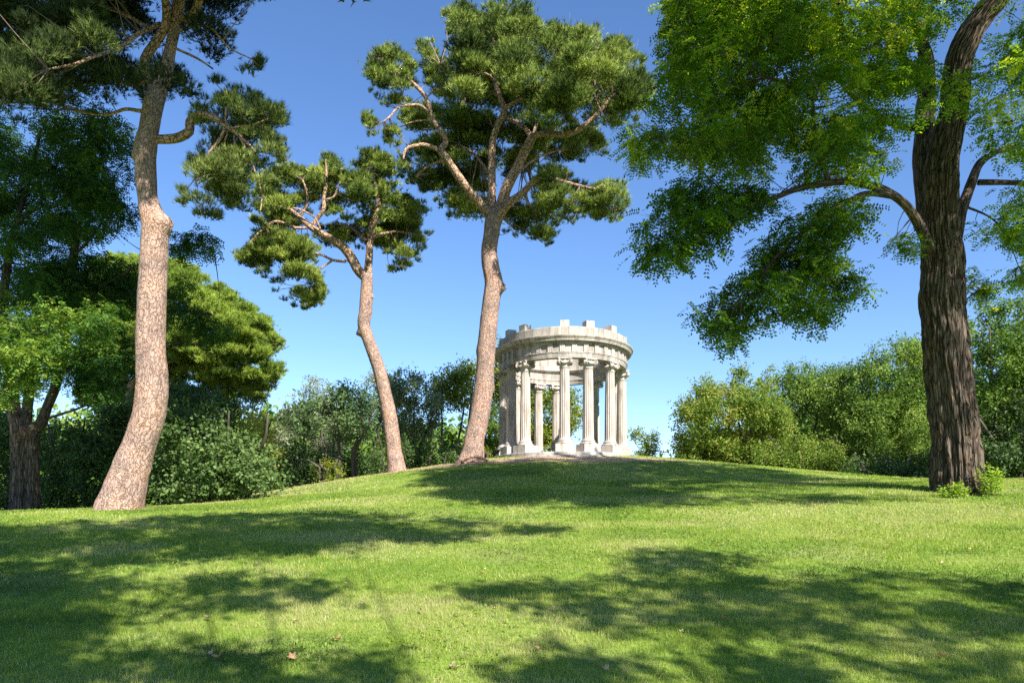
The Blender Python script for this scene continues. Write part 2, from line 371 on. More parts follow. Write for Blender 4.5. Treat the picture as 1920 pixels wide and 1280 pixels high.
g.add(np.stack([X, Yg, Z], -1), np.stack([i + j, i + j + 1, i + nx + j + 1, i + nx + j], -1).reshape(-1, 4), dirt=dirtmask(X, Yg).ravel(), litter=litter(X, Yg).ravel())
tag(g.build('ground', M['ground'], smooth=True), kind='structure')

# ------------------------------------------------------------------ foliage generators
def unit(v): return v / (np.linalg.norm(v, axis=-1, keepdims=True) + 1e-9)
def inpoly(px, py, poly):
    c = np.zeros(px.shape, bool); q = np.asarray(poly, float); m = len(q)
    for i in range(m):
        x1, y1 = q[i]; x2, y2 = q[(i + 1) % m]
        cond = ((y1 > py) != (y2 > py)); c ^= cond & (px < (x2 - x1) * (py - y1) / ((y2 - y1) or 1e-9) + x1)
    return c
def edgedist(px, py, poly):
    d = np.full(px.shape, 1e9); q = np.asarray(poly, float); m = len(q)
    for i in range(m):
        a, b = q[i], q[(i + 1) % m]; ab = b - a; t = np.clip(((px - a[0]) * ab[0] + (py - a[1]) * ab[1]) / (ab @ ab + 1e-9), 0, 1)
        d = np.minimum(d, np.hypot(px - a[0] - t * ab[0], py - a[1] - t * ab[1]))
    return d
def parea(poly):
    q = np.asarray(poly, float); x, y = q[:, 0], q[:, 1]; return abs(np.dot(x, np.roll(y, -1)) - np.dot(y, np.roll(x, -1))) / 2

def fill(poly, Y0, thick, rpx, over=1.6, gap=0., gs=60., rng=rng):
    """clump centres (world) and radii (m) filling a crown seen as poly, with real depth"""
    q = np.asarray(poly, float); n = int(over * parea(poly) / (pi * (rpx * .75)**2) * 3.6) + 3
    px = rng.uniform(q[:, 0].min(), q[:, 0].max(), n * 6); py = rng.uniform(q[:, 1].min(), q[:, 1].max(), n * 6)
    ok = inpoly(px, py, poly); px, py = px[ok], py[ok]
    if gap > 0:
        ok = fbm(px / gs, py / gs, Y0, 77, 2) > gap; px, py = px[ok], py[ok]
    px, py = px[:n], py[:n]; de = edgedist(px, py, poly)
    r = rpx * rng.uniform(.5, 1.25, len(px)); r = np.minimum(r, np.maximum(de * 1.15, rpx * .3))
    half = thick * np.minimum(1, np.sqrt(de / (2.5 * rpx)))
    Y = Y0 + rng.uniform(-1, 1, len(px)) * half
    return P(px, py, Y), r * Y / F

def behind(cl, lims, wmin=4., prob=.85, mg=.75):
    """set clumps that would grow across the view of a bare limb back behind it"""
    S = []
    for lm in lims:
        if max(q[2] for q in lm) < wmin: continue
        Cc, Rc = spline(*ptsY(lm), .2); k = Rc / Cc[:, 1] * F * 2 >= wmin; S.append(Cc[k])
    S = np.vstack(S); sx, sy, sY = CX + S[:, 0] / S[:, 1] * F, HY - (S[:, 2] - EYE) / S[:, 1] * F, S[:, 1]
    out = []
    for C, R in cl:
        C = C.copy(); R = R.copy()
        for i in range(len(C)):
            px, py = CX + C[i, 0] / C[i, 1] * F, HY - (C[i, 2] - EYE) / C[i, 1] * F; rp = R[i] / C[i, 1] * F
            d = np.hypot(sx - px, sy - py); k = (d < rp * mg + 5) & (sY + R[i] * .9 > C[i, 1])
            if k.any() and rng.random() < prob:
                Y = float(sY[k].max() + R[i] * 1.0 + .15 + rng.random() * .5); C[i] = P(px, py, Y); R[i] = rp * Y / F
        out.append((C, R))
    return out
def leafgeo(g, B, D, N, L, W, tint, diamond=True):
    S = unit(np.cross(N, D)) * (W / 2)[:, None]; DL = D * L[:, None]
    n = len(B); k = np.arange(n)[:, None]
    if diamond:
        V = np.stack([B, B + DL * .45 + S, B + DL, B + DL * .45 - S], 1)
        g.add(V, k * 4 + np.array([[0, 1, 2, 3]]), tint=np.repeat(tint, 4))
    else:
        V = np.stack([B - S, B + S, B + DL], 1); g.add(V, None, k * 3 + np.array([[0, 1, 2]]), tint=np.repeat(tint, 3))

def needles(g, C, R, perm2=900, nl=.15, nw=.012, per=16, base=.5, rng=rng, flat=.8):
    """pine tufts on the upper shell of each clump: fans of long thin needles"""
    cnt = np.maximum(3, (2.8 * perm2 * R**2).astype(int)); idx = np.repeat(np.arange(len(C)), cnt); n = len(idx)
    u = unit(rng.normal(size=(n, 3))); u[:, 2] = np.where(u[:, 2] < -.2, -u[:, 2], u[:, 2])
    rr = R[idx] * rng.random(n)**.3
    sc = np.column_stack([rng.uniform(.75, 1.4, len(C)), rng.uniform(.75, 1.4, len(C)), rng.uniform(.5, 1.0, len(C)) * flat])
    rr = np.where(rng.random(n) < .14, rr * rng.uniform(1.0, 1.5, n), rr)
    pos = C[idx] + u * rr[:, None] * sc[idx]
    ax = unit(u * .8 + np.array([0, 0, .7]) + rng.normal(size=(n, 3)) * .3)
    ct = base + rng.normal(size=len(C)) * .16
    tt = ct[idx] + rng.normal(size=n) * .17
    j = np.repeat(np.arange(n), per); m = len(j)
    d = unit(ax[j] + unit(rng.normal(size=(m, 3))) * rng.uniform(.25, .95, m)[:, None])
    B = pos[j] - ax[j] * (rng.random(m) * nl * .5)[:, None]
    N = unit(rng.normal(size=(m, 3)))
    leafgeo(g, B, d, N, nl * rng.uniform(.6, 1.15, m), nw * rng.uniform(.7, 1.3, m), np.clip(tt[j] + rng.normal(size=m) * .08, 0, 1), False)

def leaves(g, C, R, perm3=900, size=.09, asp=.62, base=.5, rng=rng, flat=.8, droop=.2, var=.19):
    size = size * 1.2; cnt = np.maximum(6, (4.6 * perm3 * R**2.4).astype(int)); idx = np.repeat(np.arange(len(C)), cnt); n = len(idx)
    # leaves gather along short sprays inside the clump
    ns = np.maximum(2, cnt // 9); sid = (rng.random(n) * ns[idx]).astype(int)
    key = idx * 4096 + sid; uq, inv = np.unique(key, return_inverse=True)
    su = unit(rng.normal(size=(len(uq), 3))); sr = R[uq // 4096] * rng.random(len(uq))**.42
    so = C[uq // 4096] + su * sr[:, None] * np.array([1, 1, flat])
    sd = unit(su + rng.normal(size=(len(uq), 3)) * .5 + np.array([0, 0, .1]))
    t = rng.uniform(-1, 1, n); ln = size * 2.6
    pos = so[inv] + sd[inv] * (t * ln)[:, None] + rng.normal(size=(n, 3)) * size * .45
    D = unit(sd[inv] * .6 + rng.normal(size=(n, 3)) * .7 - np.array([0, 0, droop]))
    N = unit(su[inv] * .5 + np.array([0, -.15, .7]) + rng.normal(size=(n, 3)) * .55)
    ct = base + rng.normal(size=len(C)) * var * .8
    tt = np.clip(ct[idx] + rng.normal(size=n) * var, 0, 1)
    L = size * rng.uniform(.6, 1.25, n)
    leafgeo(g, pos, D, N, L, L * asp, tt)

def pinnate(g, C, R, perm2=60, L=.27, lf=.07, npair=6, base=.45, rng=rng, flat=.7, var=.16):
    """locust leaves: a rachis with pairs of small leaflets"""
    cnt = np.maximum(4, (1.5 * perm2 * R**2 / .25).astype(int)); idx = np.repeat(np.arange(len(C)), cnt); n = len(idx)
    u = unit(rng.normal(size=(n, 3))); sc = np.column_stack([rng.uniform(.7, 1.5, len(C)), rng.uniform(.7, 1.5, len(C)), rng.uniform(.35, .9, len(C)) * flat / .7])
    pos = C[idx] + u * (R[idx] * rng.random(n)**.45)[:, None] * sc[idx]
    D = unit(u * np.array([1, 1, .4]) + rng.normal(size=(n, 3)) * np.array([.5, .5, .3]) - np.array([0, 0, .35]))
    N = unit(np.array([0, 0, 1.]) + rng.normal(size=(n, 3)) * .35); N = unit(N - D * (N * D).sum(1)[:, None]); S = np.cross(N, D)
    ct = base + rng.normal(size=len(C)) * var; tt = ct[idx] + rng.normal(size=n) * var
    LL = L * rng.uniform(.7, 1.2, n)
    for k in range(npair):
        f = (k + .7) / npair; c = pos + D * (LL * f)[:, None] - np.array([0, 0, 1.]) * (LL * .22 * f * f)[:, None]
        for s in (-1, 1):
            d = unit(S * s + D * .35 + rng.normal(size=(n, 3)) * .18 - np.array([0, 0, .18]))
            nn = unit(N + rng.normal(size=(n, 3)) * .3); l = lf * rng.uniform(.75, 1.2, n)
            leafgeo(g, c, d, nn, l, l * .52, np.clip(tt + rng.normal(size=n) * .07, 0, 1))

def twigs(g, C, R, skel, r0=.02, every=1, rng=rng, sag=.12, nseg=4, maxlen=3.5):
    """thin branches from the nearest point of the limbs to each clump, with a little fork inside"""
    sk = np.asarray(skel)
    for i in range(0, len(C), every):
        d = np.linalg.norm(sk - C[i], axis=1); k = int(np.argmin(d + rng.uniform(0, .6))); a = sk[k]; b = C[i]
        L = np.linalg.norm(b - a)
        if L > maxlen or L < .1: continue
        m = (a + b) / 2 + rng.normal(size=3) * L * .08 - np.array([0, 0, sag * L * .5])
        q = unit(b - m)
        tube(g, [a, m, b, b + q * R[i] * .5], [r0 * (.5 + L * .45), r0 * .6, r0 * .3, r0 * .12], nseg, max(.3, L / 3))
        for s in range(2):
            e = b + (q * .4 + rng.normal(size=3) * .5) * R[i]
            tube(g, [(m + b) / 2, (m + b + 2 * e) / 4 + rng.normal(size=3) * .03, e], [r0 * .35, r0 * .25, r0 * .1], 3, 1)

def ptsY(a):
    """[(px, py, width_px, Y)] -> world points and radii"""
    a = np.asarray(a, float); return P(a[:, 0], a[:, 1], a[:, 3]), a[:, 2] / 2 * a[:, 3] / F
def limb(a, Y, dY=0.):
    """[(px, py, w)] with the depth drifting by dY along the limb"""
    a = np.asarray(a, float); n = len(a); Ys = Y + dY * np.linspace(0, 1, n)**1.1
    return np.column_stack([a, Ys])
def wob(amp, f, seed):
    return lambda TH, S, R: R * amp * (fbm(np.cos(TH) * 1.2 + 5, np.sin(TH) * 1.2 + 5, S * f, seed, 3) - .5) * 2
def pinedisp(seed, R0, flare=None, knobs=()):
    def f(TH, S, R):
        cx, cy_ = np.cos(TH), np.sin(TH)
        d = R * .07 * (fbm(cx * 1.5 + 9, cy_ * 1.5 + 9, S * .8, seed, 3) - .5) * 2
        n1 = noise(cx * R0 * 16 + 50, cy_ * R0 * 16 + 50, S * 6, seed + 3); d = d + .022 * (np.abs(n1 - .5) * 2)**.6 * (R / R0)
        if flare: d = d + R * flare * np.exp(-S / .38) * (.5 + .5 * np.cos(TH * 5 + seed + np.sin(TH * 2)))
        for th0, s0, a, wt, ws in knobs:
            dt = (TH - th0 + pi) % (2 * pi) - pi
            d = d + a * np.exp(-(dt / wt)**2 - ((S - s0) / ws)**2) * (.8 + .5 * noise(cx * 8, cy_ * 8, S * 14, 9))
        return d
    return f

def skeleton(lims):
    out = []
    for a in lims: C, _ = spline(*ptsY(a), .25); out.append(C)
    return np.vstack(out)

# grass blades
DRY = [(-7.8, 24.5, 2.8, 2.4, 1.3), (-10.5, 21.5, 3.4, 1.8, 1.0), (-8, 19, 3, 1.2, .5), (8, 13.5, 5, .7, .45), (-5, 25.6, 2, .8, .6), (11, 14.6, 3.5, 1.2, .5), (5, 15.5, 3, .8, .35), (1.2, 7.4, .9, .35, .5), (3.2, 10.2, 1.2, .5, .5), (-2.2, 12.3, 2, .5, .35)]
def grass_layer(g, y0, y1, dens, h, wd, rng, wide=.74):
    n = int(dens * (wide * (y1**2 - y0**2) + 3 * (y1 - y0)))
    y = np.sqrt(rng.uniform(y0**2, y1**2, n)); x = rng.uniform(-1, 1, n) * (wide * y + 1.5)
    tuf = noise(x * 1.3, y * 1.3, 0, 31); fine = noise(x * 9, y * 9, 0, 33)
    dm = dirtmask(x, y); keep = (rng.random(n) > dm * 1.25 - .15) & (rng.random(n) > litter(x, y))
    x, y, tuf, fine = x[keep], y[keep], tuf[keep], fine[keep]; n = len(x)
    z = ground(x, y); dry = fbm(x * .5, y * .9, 4, 41, 4)
    hh = h * rng.uniform(.45, 1.25, n) * (.65 + .7 * fine) * (.75 + .5 * tuf)
    a = rng.uniform(0, 2 * pi, n); ln = rng.uniform(.1, 1.0, n)**1.3
    D = np.stack([np.cos(a) * ln, np.sin(a) * ln, np.ones(n)], -1); D /= np.linalg.norm(D, axis=1)[:, None]
    b = rng.uniform(0, 2 * pi, n); S = np.stack([np.cos(b), np.sin(b), np.zeros(n)], -1) * (wd * rng.uniform(.6, 1.3, n))[:, None] / 2
    B0 = np.stack([x, y, z - .004], -1)
    mid = B0 + D * (hh * .55)[:, None]; tip = B0 + D * hh[:, None] + np.stack([np.cos(a), np.sin(a), -np.ones(n) * .5], -1) * (hh * .28 * ln)[:, None]
    dl = sum(a_ * np.exp(-(((x - u_) / rx)**2 + ((y - v_) / ry)**2)) for u_, v_, rx, ry, a_ in DRY)
    dry = dry + dl * .35
    t = np.clip(.12 + .36 * rng.random(n) + 1.7 * (dry - .44) + .3 * (fine - .5), 0, .86)
    straw = rng.random(n) < (.03 + .28 * np.clip((dry - .52) * 5, 0, 1)); t[straw] = rng.uniform(.84, 1, straw.sum())
    V = np.stack([B0 - S, B0 + S, mid + S * .8, mid - S * .8, tip], 1)
    k = np.arange(n)[:, None] * 5
    g.add(V, k + np.array([[0, 1, 2, 3]]), k + np.array([[3, 2, 4]]), tint=np.repeat(t, 5))
r_g = np.random.default_rng(3)
g = Geo()
grass_layer(g, 4.6, 9.0, 3600, .058, .0046, r_g)
grass_layer(g, 9.0, 14., 1500, .058, .0075, r_g)
grass_layer(g, 14., 21., 620, .055, .013, r_g)
grass_layer(g, 21., 31., 240, .05, .022, r_g, .55)
n = 52000; y = np.sqrt(r_g.uniform(5**2, 19**2, n)); x = r_g.uniform(-1, 1, n) * (.74 * y + 1)   # broad-leaved weeds in patches
k = fbm(x * .55, y * .8, 9, 61, 3) + .25 * (noise(x * 4, y * 4, 2, 62) - .5) > .56; x, y = x[k], y[k]; n = len(x)
D = unit(np.stack([r_g.normal(size=n), r_g.normal(size=n), r_g.uniform(.1, .9, n)], -1)); N = unit(np.array([0, 0, 1.]) + r_g.normal(size=(n, 3)) * .4)
L_ = r_g.uniform(.025, .055, n)
def add_weeds(g): leafgeo(g, np.stack([x, y, ground(x, y) + r_g.uniform(.005, .04, n)], -1), D, N, L_, L_ * .55, r_g.uniform(.15, .5, n))
add_weeds(g)
tag(g.build('grass', M['grass']), 'short mown lawn of green blades with drier straw patches', 'grass', kind='stuff')

# ------------------------------------------------------------------ the temple
TA, TB = 3.02, 2.38                                    # half axes of the column ring (along y, along x)
ZS, ZC, ZT = 3.50, 6.945, 8.07                         # step top, column top, parapet top
temple = thing('round_temple', 'open oval stone temple with fluted columns on the grassy knoll', 'temple', (TC[0], TC[1], 3.2))
def ell(t, off=0.):
    x, y = TB * np.sin(t), -TA * np.cos(t); nx, ny = np.sin(t) / TB, -np.cos(t) / TA
    l = np.hypot(nx, ny); return TC[0] + x + off * nx / l, TC[1] + y + off * ny / l
NE = 288
def ring(name, prof, mat, parent=temple, extra=None):
    """sweep a closed profile [(offset, z)] round the ellipse"""
    t = np.arange(NE) / NE * 2 * pi; g = Geo(); m = len(prof); V = []; arc = []
    ex, ey = ell(t); al = np.concatenate([[0], np.cumsum(np.hypot(np.diff(ex), np.diff(ey)))])
    pr = np.asarray(prof, float)
    # flat-shaded rings: verts doubled per profile edge keep the mouldings crisp
    for a in range(m):
        b = (a + 1) % m; vs = []
        for o_, z_ in (pr[a], pr[b]):
            x, y = ell(t, o_); vs.append(np.stack([x, y, np.full(NE, z_)], -1))
        k = np.arange(NE); k2 = (k + 1) % NE
        g.add(np.vstack(vs), np.stack([k, k2, NE + k2, NE + k], -1), arc=np.concatenate([al, al]))
    if extra: extra(g)
    return g.build(name, mat, parent, smooth=True)
def around(n, t0=0.):
    """evenly spaced parameters by arc length"""
    t = np.linspace(0, 2 * pi, 2001); x, y = ell(t); s = np.concatenate([[0], np.cumsum(np.hypot(np.diff(x), np.diff(y)))])
    return np.interp((np.arange(n) + t0) / n * s[-1], s, t)
def frame(t):
    nx, ny = sin(t) / TB, -cos(t) / TA; l = math.hypot(nx, ny); nx /= l; ny /= l
    return np.array([[-ny, nx, 0], [nx, ny, 0], [0, 0, 1.]])   # rows: tangent, outward, up
# steps
ring('lower_step', [(.56, 2.7), (.56, 3.36), (.545, 3.375), (-.9, 3.375), (-.9, 2.7)], M['stone_grey'])
ring('stylobate', [(.47, 3.377), (.47, 3.485), (.455, 3.5), (-.75, 3.5), (-.75, 3.377)], M['stone_ring'])
t = np.linspace(0, 2 * pi, 97)[:-1]; x, y = ell(t, -.749); g = Geo()
g.add(np.vstack([np.stack([x, y, np.full(96, 3.49)], -1), [[TC[0], TC[1], 3.49]]]), None, np.stack([np.arange(96), (np.arange(96) + 1) % 96, np.full(96, 96)], -1))
g.build('temple_floor', M['stone'], temple)
# architrave, frieze, cornice, parapet
ring('architrave', [(.17, ZC), (.17, ZC + .055), (.185, ZC + .058), (.185, ZC + .12), (.20, ZC + .123), (.20, ZC + .165), (.225, ZC + .175), (.225, ZC + .195),
                    (-.225, ZC + .195), (-.225, ZC + .17), (-.20, ZC + .16), (-.20, ZC + .12), (-.185, ZC + .117), (-.185, ZC + .06), (-.17, ZC + .057), (-.17, ZC)], M['stone_ring'])
def trig(g):
    pass
zf0, zf1 = ZC + .197, ZC + .49
ring('frieze', [(.17, zf0), (.17, zf1), (-.17, zf1), (-.17, zf0)], M['stone_metope'])
g = Geo(); zc = (zf0 + zf1) / 2
for tt in around(42, .5):
    A_ = frame(tt); c = np.array([*ell(tt, .18), zc])
    for s in (-.066, 0, .066): box(g, c + A_[0] * s + A_[1] * .008, (.046, .05, zf1 - zf0 - .034), A_, arc=tt)
    box(g, c + A_[1] * .001, (.185, .045, zf1 - zf0 - .004), A_, arc=tt)
    box(g, c + A_[1] * .015 + np.array([0, 0, (zf1 - zf0) / 2 - .017]), (.195, .05, .032), A_, arc=tt)
g.build('triglyph_band', M['stone_ring'], temple)
z0 = zf1 + .002
def dent(g): pass
ring('cornice', [(.20, z0), (.20, z0 + .03), (.225, z0 + .035), (.225, z0 + .085), (.26, z0 + .095), (.37, z0 + .10), (.375, z0 + .145), (.39, z0 + .15),
                 (.40, z0 + .18), (.435, z0 + .215), (.455, z0 + .255), (.455, z0 + .27), (.20, z0 + .295), (-.20, z0 + .295), (-.20, z0 + .10), (-.30, z0 + .09), (-.24, z0 + .03), (-.20, z0)], M['stone_ring'])
g = Geo()
for tt in around(200):
    A_ = frame(tt); box(g, np.array([*ell(tt, .243), z0 + .062]), (.05, .05, .04), A_, arc=tt)
g.build('dentil_course', M['stone_ring'], temple)
ring('parapet', [(.21, z0 + .297), (.21, ZT - .03), (.20, ZT), (-.16, ZT), (-.16, z0 + .297)], M['stone_grey'])

COLS = [(1.925, 27.08), (2.83, 27.13), (3.71, 27.9), (4.40, 29.75), (4.40, 31.0), (3.73, 32.5), (1.99, 33.1), (1.161, 32.95), (.1, 32.1), (-.38, 30.1), (-.12, 28.55), (.40, 27.65)]
# shared meshes, centred on the column axis
H0 = .30; Hb = .15; Hc = .36; HT = ZC - ZS
def lathe(g, prof, n=48, fl=None):
    pr = np.asarray(prof, float); th = np.arange(n) / n * 2 * pi; m = len(pr)
    R = pr[:, 0][:, None] * np.ones(n)
    if fl is not None: R = R - fl(pr[:, 1])[:, None] * (np.abs(np.cos(th * 9))**.6)[None]
    V = np.stack([R * np.cos(th), R * np.sin(th), np.repeat(pr[:, 1][:, None], n, 1)], -1).reshape(-1, 3)
    i = np.arange(m - 1)[:, None] * n; j = np.arange(n)[None]
    g.add(V, np.stack([i + j, i + (j + 1) % n, i + n + (j + 1) % n, i + n + j], -1).reshape(-1, 4))
zs = np.linspace(H0 + Hb, HT - Hc, 26)
def shaftr(z): u = (z - zs[0]) / (zs[-1] - zs[0]); return .212 - .036 * u**1.4
gs_ = Geo(); pr = [(shaftr(z), z) for z in zs]; pr = [(pr[0][0] + .02, H0 + Hb)] + [(pr[0][0] + .004, H0 + Hb + .03)] + pr[1:-1] + [(pr[-1][0], zs[-1] - .03), (pr[-1][0] + .018, zs[-1])]
lathe(gs_, pr, 264, lambda z: .028 * np.clip((z - H0 - Hb - .05) / .05, 0, 1) * np.clip((zs[-1] - .06 - z) / .05, 0, 1))
gb_ = Geo(); q = np.linspace(-pi / 2, pi / 2, 9)
prb = [(.27, H0 - .0)] + [(.285 + .03 * cos(a), H0 + .032 + .032 * sin(a)) for a in q] + [(.262, H0 + .07), (.25, H0 + .085), (.252, H0 + .098)] + [(.245 + .02 * cos(a), H0 + .121 + .02 * sin(a)) for a in q] + [(.235, H0 + Hb), (.2, H0 + Hb)]
lathe(gb_, prb, 64)
gp_ = Geo(); box(gp_, (0, 0, (H0 - .012) / 2), (.66, .66, H0 - .012)); 
box(gp_, (0, 0, H0 - .007), (.648, .648, .014))
zc0 = HT - Hc; gk = Geo()
prk = [(.176, zc0)] + [(.186 + .014 * cos(a), zc0 + .015 + .014 * sin(a)) for a in q] + [(.178, zc0 + .04), (.178, zc0 + .12)] + [(.19 + .055 * max(0, cos(a)), zc0 + .19 + .06 * sin(a)) for a in q] + [(.19, zc0 + .27), (.19, zc0 + .30)]
lathe(gk, prk, 48)
# concave-sided abacus
def abacus(g, h, z0_, z1_):
    e = []
    for s in range(4):
        for u in np.linspace(-1, 1, 9)[:-1]:
            d = h * (1 - .16 * (1 - u * u)); a = s * pi / 2; x, y = u * h * .96, -d; e.append((x * cos(a) - y * sin(a), x * sin(a) + y * cos(a)))
    e = np.array(e); n = len(e); k = np.arange(n)
    V = np.vstack([np.c_[e, np.full(n, z0_)], np.c_[e * 1.05, np.full(n, z1_)], [[0, 0, z0_], [0, 0, z1_]]])
    g.add(V, np.stack([k, (k + 1) % n, n + (k + 1) % n, n + k], -1), np.vstack([np.stack([(k + 1) % n, k, np.full(n, 2 * n)], -1), np.stack([n + k, n + (k + 1) % n, np.full(n, 2 * n + 1)], -1)]))
abacus(gk, .262, HT - .058, HT - .025); abacus(gk, .272, HT - .024, HT - .001)
gv = Geo()
for s in range(4):                                     # diagonal scrolls: a disc with a raised spiral on both faces
    a = s * pi / 2 + pi / 4; o = np.array([cos(a), sin(a), 0]); w_ = np.array([-sin(a), cos(a), 0]); up = np.array([0, 0, 1.])
    c = o * .268 + up * (HT - .155); rv = .098; th = np.arange(24) / 24 * 2 * pi
    rimv = [c + w_ * hw + (np.cos(th)[:, None] * o + np.sin(th)[:, None] * up) * (rv - .014) for hw in (-.045, .045)]
    k = np.arange(24); gv.add(np.vstack(rimv + [[c - w_ * .045], [c + w_ * .045]]), np.stack([k, (k + 1) % 24, 24 + (k + 1) % 24, 24 + k], -1),
        np.vstack([np.stack([(k + 1) % 24, k, np.full(24, 48)], -1), np.stack([24 + k, 24 + (k + 1) % 24, np.full(24, 49)], -1)]))
    for sg in (-1, 1):
        u = np.linspace(0, 2.2 * 2 * pi, 44); rr = rv * (1 - u / (2.2 * 2 * pi) * .78); ph = pi / 2 + u * -1
        sp = c + w_ * sg * .047 + (rr * np.cos(ph))[:, None] * o + (rr * np.sin(ph))[:, None] * up
        sp = np.vstack([o * .10 + up * (HT - .062) + w_ * sg * .10, sp])
        tube(gv, sp, np.full(len(sp), .0125), 6, .03)
        tube(gv, [c + w_ * sg * .03, c + w_ * sg * .062], [.026, .02], 10, .05)
for s in range(4):                                     # swags and the central flower between the scrolls
    a = s * pi / 2; o = np.array([cos(a), sin(a), 0]); w_ = np.array([-sin(a), cos(a), 0]); up = np.array([0, 0, 1.])
    tube(gv, [o * .235 - w_ * .15 + up * (HT - .13), o * .25 - w_ * .09 + up * (HT - .185), o * .262 + up * (HT - .205), o * .25 + w_ * .09 + up * (HT - .185), o * .235 + w_ * .15 + up * (HT - .13)], [.018, .028, .032, .028, .018], 8, .04)
    tube(gv, [o * .2 + up * (HT - .045), o * .275 + up * (HT - .045)], [.035, .03], 10, .04)
g0 = None
for ci, (cx, cyy) in enumerate(COLS):
    tpar = math.atan2((cx - TC[0]) / TB, -(cyy - TC[1]) / TA); ex, ey = ell(tpar); A_ = frame(tpar)
    rz = math.atan2(A_[0][1], A_[0][0])
    if g0 is None:
        org = np.zeros(3)
        g0 = [gs_.build('column', M['stone_col'], None, smooth=True), gb_.build('column_base', M['stone_col'], None, smooth=True), gp_.build('plinth', M['stone'], None),
              gk.build('capital', M['stone'], None, smooth=True), gv.build('volutes', M['stone'], None, smooth=True)]
        g0[0].parent = temple
        for o_ in g0[1:]: o_.parent = g0[0]
        cc = g0
    else:
        cc = [o_.copy() for o_ in g0]
        for o_ in cc: COL.objects.link(o_)
        cc[0].parent = temple
        for o_ in cc[1:]: o_.parent = cc[0]
    cc[0].location = (ex - TC[0], ey - TC[1], ZS - 3.2); cc[0].rotation_euler = (0, 0, rz)
    A3 = frame(tpar); gm = Geo()
    hb = .225 + .02 * rng.random(); box(gm, (0, 0, hb / 2), (.33, .33, hb))
    b = gm.build('parapet_block', M['stone'], None); b.parent = temple
    xx, yy = ell(tpar, .02); b.location = (xx - TC[0], yy - TC[1], ZT - 3.2 + .001); b.rotation_euler = (0, 0, rz + rng.normal() * .02)
# low stone seat seen between the front columns
bx_, by_ = 3.35, 34.6; bz = float(ground(bx_, by_)); seat = thing('stone_bench', 'low grey stone bench glimpsed between two front columns', 'bench', (bx_, by_, bz))
g = Geo(); box(g, (bx_, by_, 4.02), (1.5, .5, .12)); g.build('seat', M['stone_grey'], seat)
for s in (-.55, .55):
    g = Geo(); box(g, (bx_ + s, by_, (bz - .1 + 3.958) / 2), (.2, .42, 3.958 - bz + .1)); g.build('leg', M['stone_grey'], seat)

# ------------------------------------------------------------------ trees
def build_tree(name, label, cat, base, trunks, limbs, crowns, bark, limbbark, group=None, twigmat='twig', twig_every=2, twig_r=.016, knobs=(), seed=1, flare=.35, hi=40, sag=.12, cname='crown', mutebig=False, tmax=3.2):
    """trunks/limbs: [(px, py, width px, Y)]; crowns: (kind, matkey, list of (centres, radii), kwargs)"""
    bp = P(*base); bp[2] = ground(bp[0], bp[1]); root = thing(name, label, cat, bp, group)
    for ti, tr in enumerate(trunks):
        C0, R0 = ptsY(tr); g = Geo()
        C0 = np.vstack([C0[0] + (C0[0] - C0[1]) * .0 - np.array([0, 0, max(.12, C0[0][2] - ground(C0[0][0], C0[0][1]) + .12)]), C0]); R0 = np.concatenate([[R0[0] * 1.04], R0])
        df = pinedisp(seed + ti, R0[1], flare if ti == 0 else None, knobs if ti == 0 else ()) if bark == 'bark_pine' else (furrow(seed + ti, flare) if bark == 'bark_dark' else None)
        tube(g, C0, R0, hi, .045 if hi > 200 else .07 if hi > 30 else .2, df)
        g.build('trunk', M[bark], root, smooth=True)
    for li, lm in enumerate(limbs):
        C0, R0 = ptsY(lm); g = Geo(); tube(g, C0, R0, 14, .12, wob(.12, 2.5, seed + li))
        g.build('limb', M[limbbark], root, smooth=True)
    skel = [] if not (trunks or limbs) else skeleton(list(trunks) + list(limbs))
    g = Geo(); gt = Geo(); mk = None
    for kind, mk, cl, kw in crowns:
        for C, R in cl:
            if not len(C): continue
            if kind == 'needles': needles(g, C, R, **kw)
            elif kind == 'pinnate': pinnate(g, C, R, **kw)
            else: leaves(g, C, R, **kw)
            if len(skel) and twig_every: twigs(gt, C, R, skel, twig_r, twig_every, sag=sag, maxlen=tmax)
    if gt.v: gt.build('twigs', M[twigmat], root, smooth=True)
    if g.v: g.build(cname, M[mk], root)
    return root

def furrow(seed, flare=None):
    def f(TH, S, R):
        wx = .5 * (fbm(np.cos(TH) * 1.3 + 4, np.sin(TH) * 1.3 + 4, S * .9, seed, 3) - .5)
        u = (TH + wx); c, s = np.cos(u), np.sin(u)
        n1 = 1 - np.abs(noise(c * 5.5 + 20, s * 5.5 + 20, S * 1.1, seed + 1) - .5) * 2
        n2 = 1 - np.abs(noise(c * 12 + 20, s * 12 + 20, S * 2.0, seed + 2) - .5) * 2
        big = fbm(c * 1.1 + 9, s * 1.1 + 9, S * .35, seed + 4, 2) - .5
        d = R * (.16 * big - .17 * n1**2.6 - .09 * n2**2 + .05 * (noise(c * 18 + 7, s * 18 + 7, S * 7, seed + 5) - .5) + .035 * (noise(c * 34 + 7, s * 34 + 7, S * 16, seed + 6) - .5))
        if flare: d = d + R * flare * np.exp(-S / .45) * (.35 + .65 * np.maximum(0, np.cos(TH * 4 + seed + 1.2 * np.sin(TH))))
        return d + R * .06
    return f

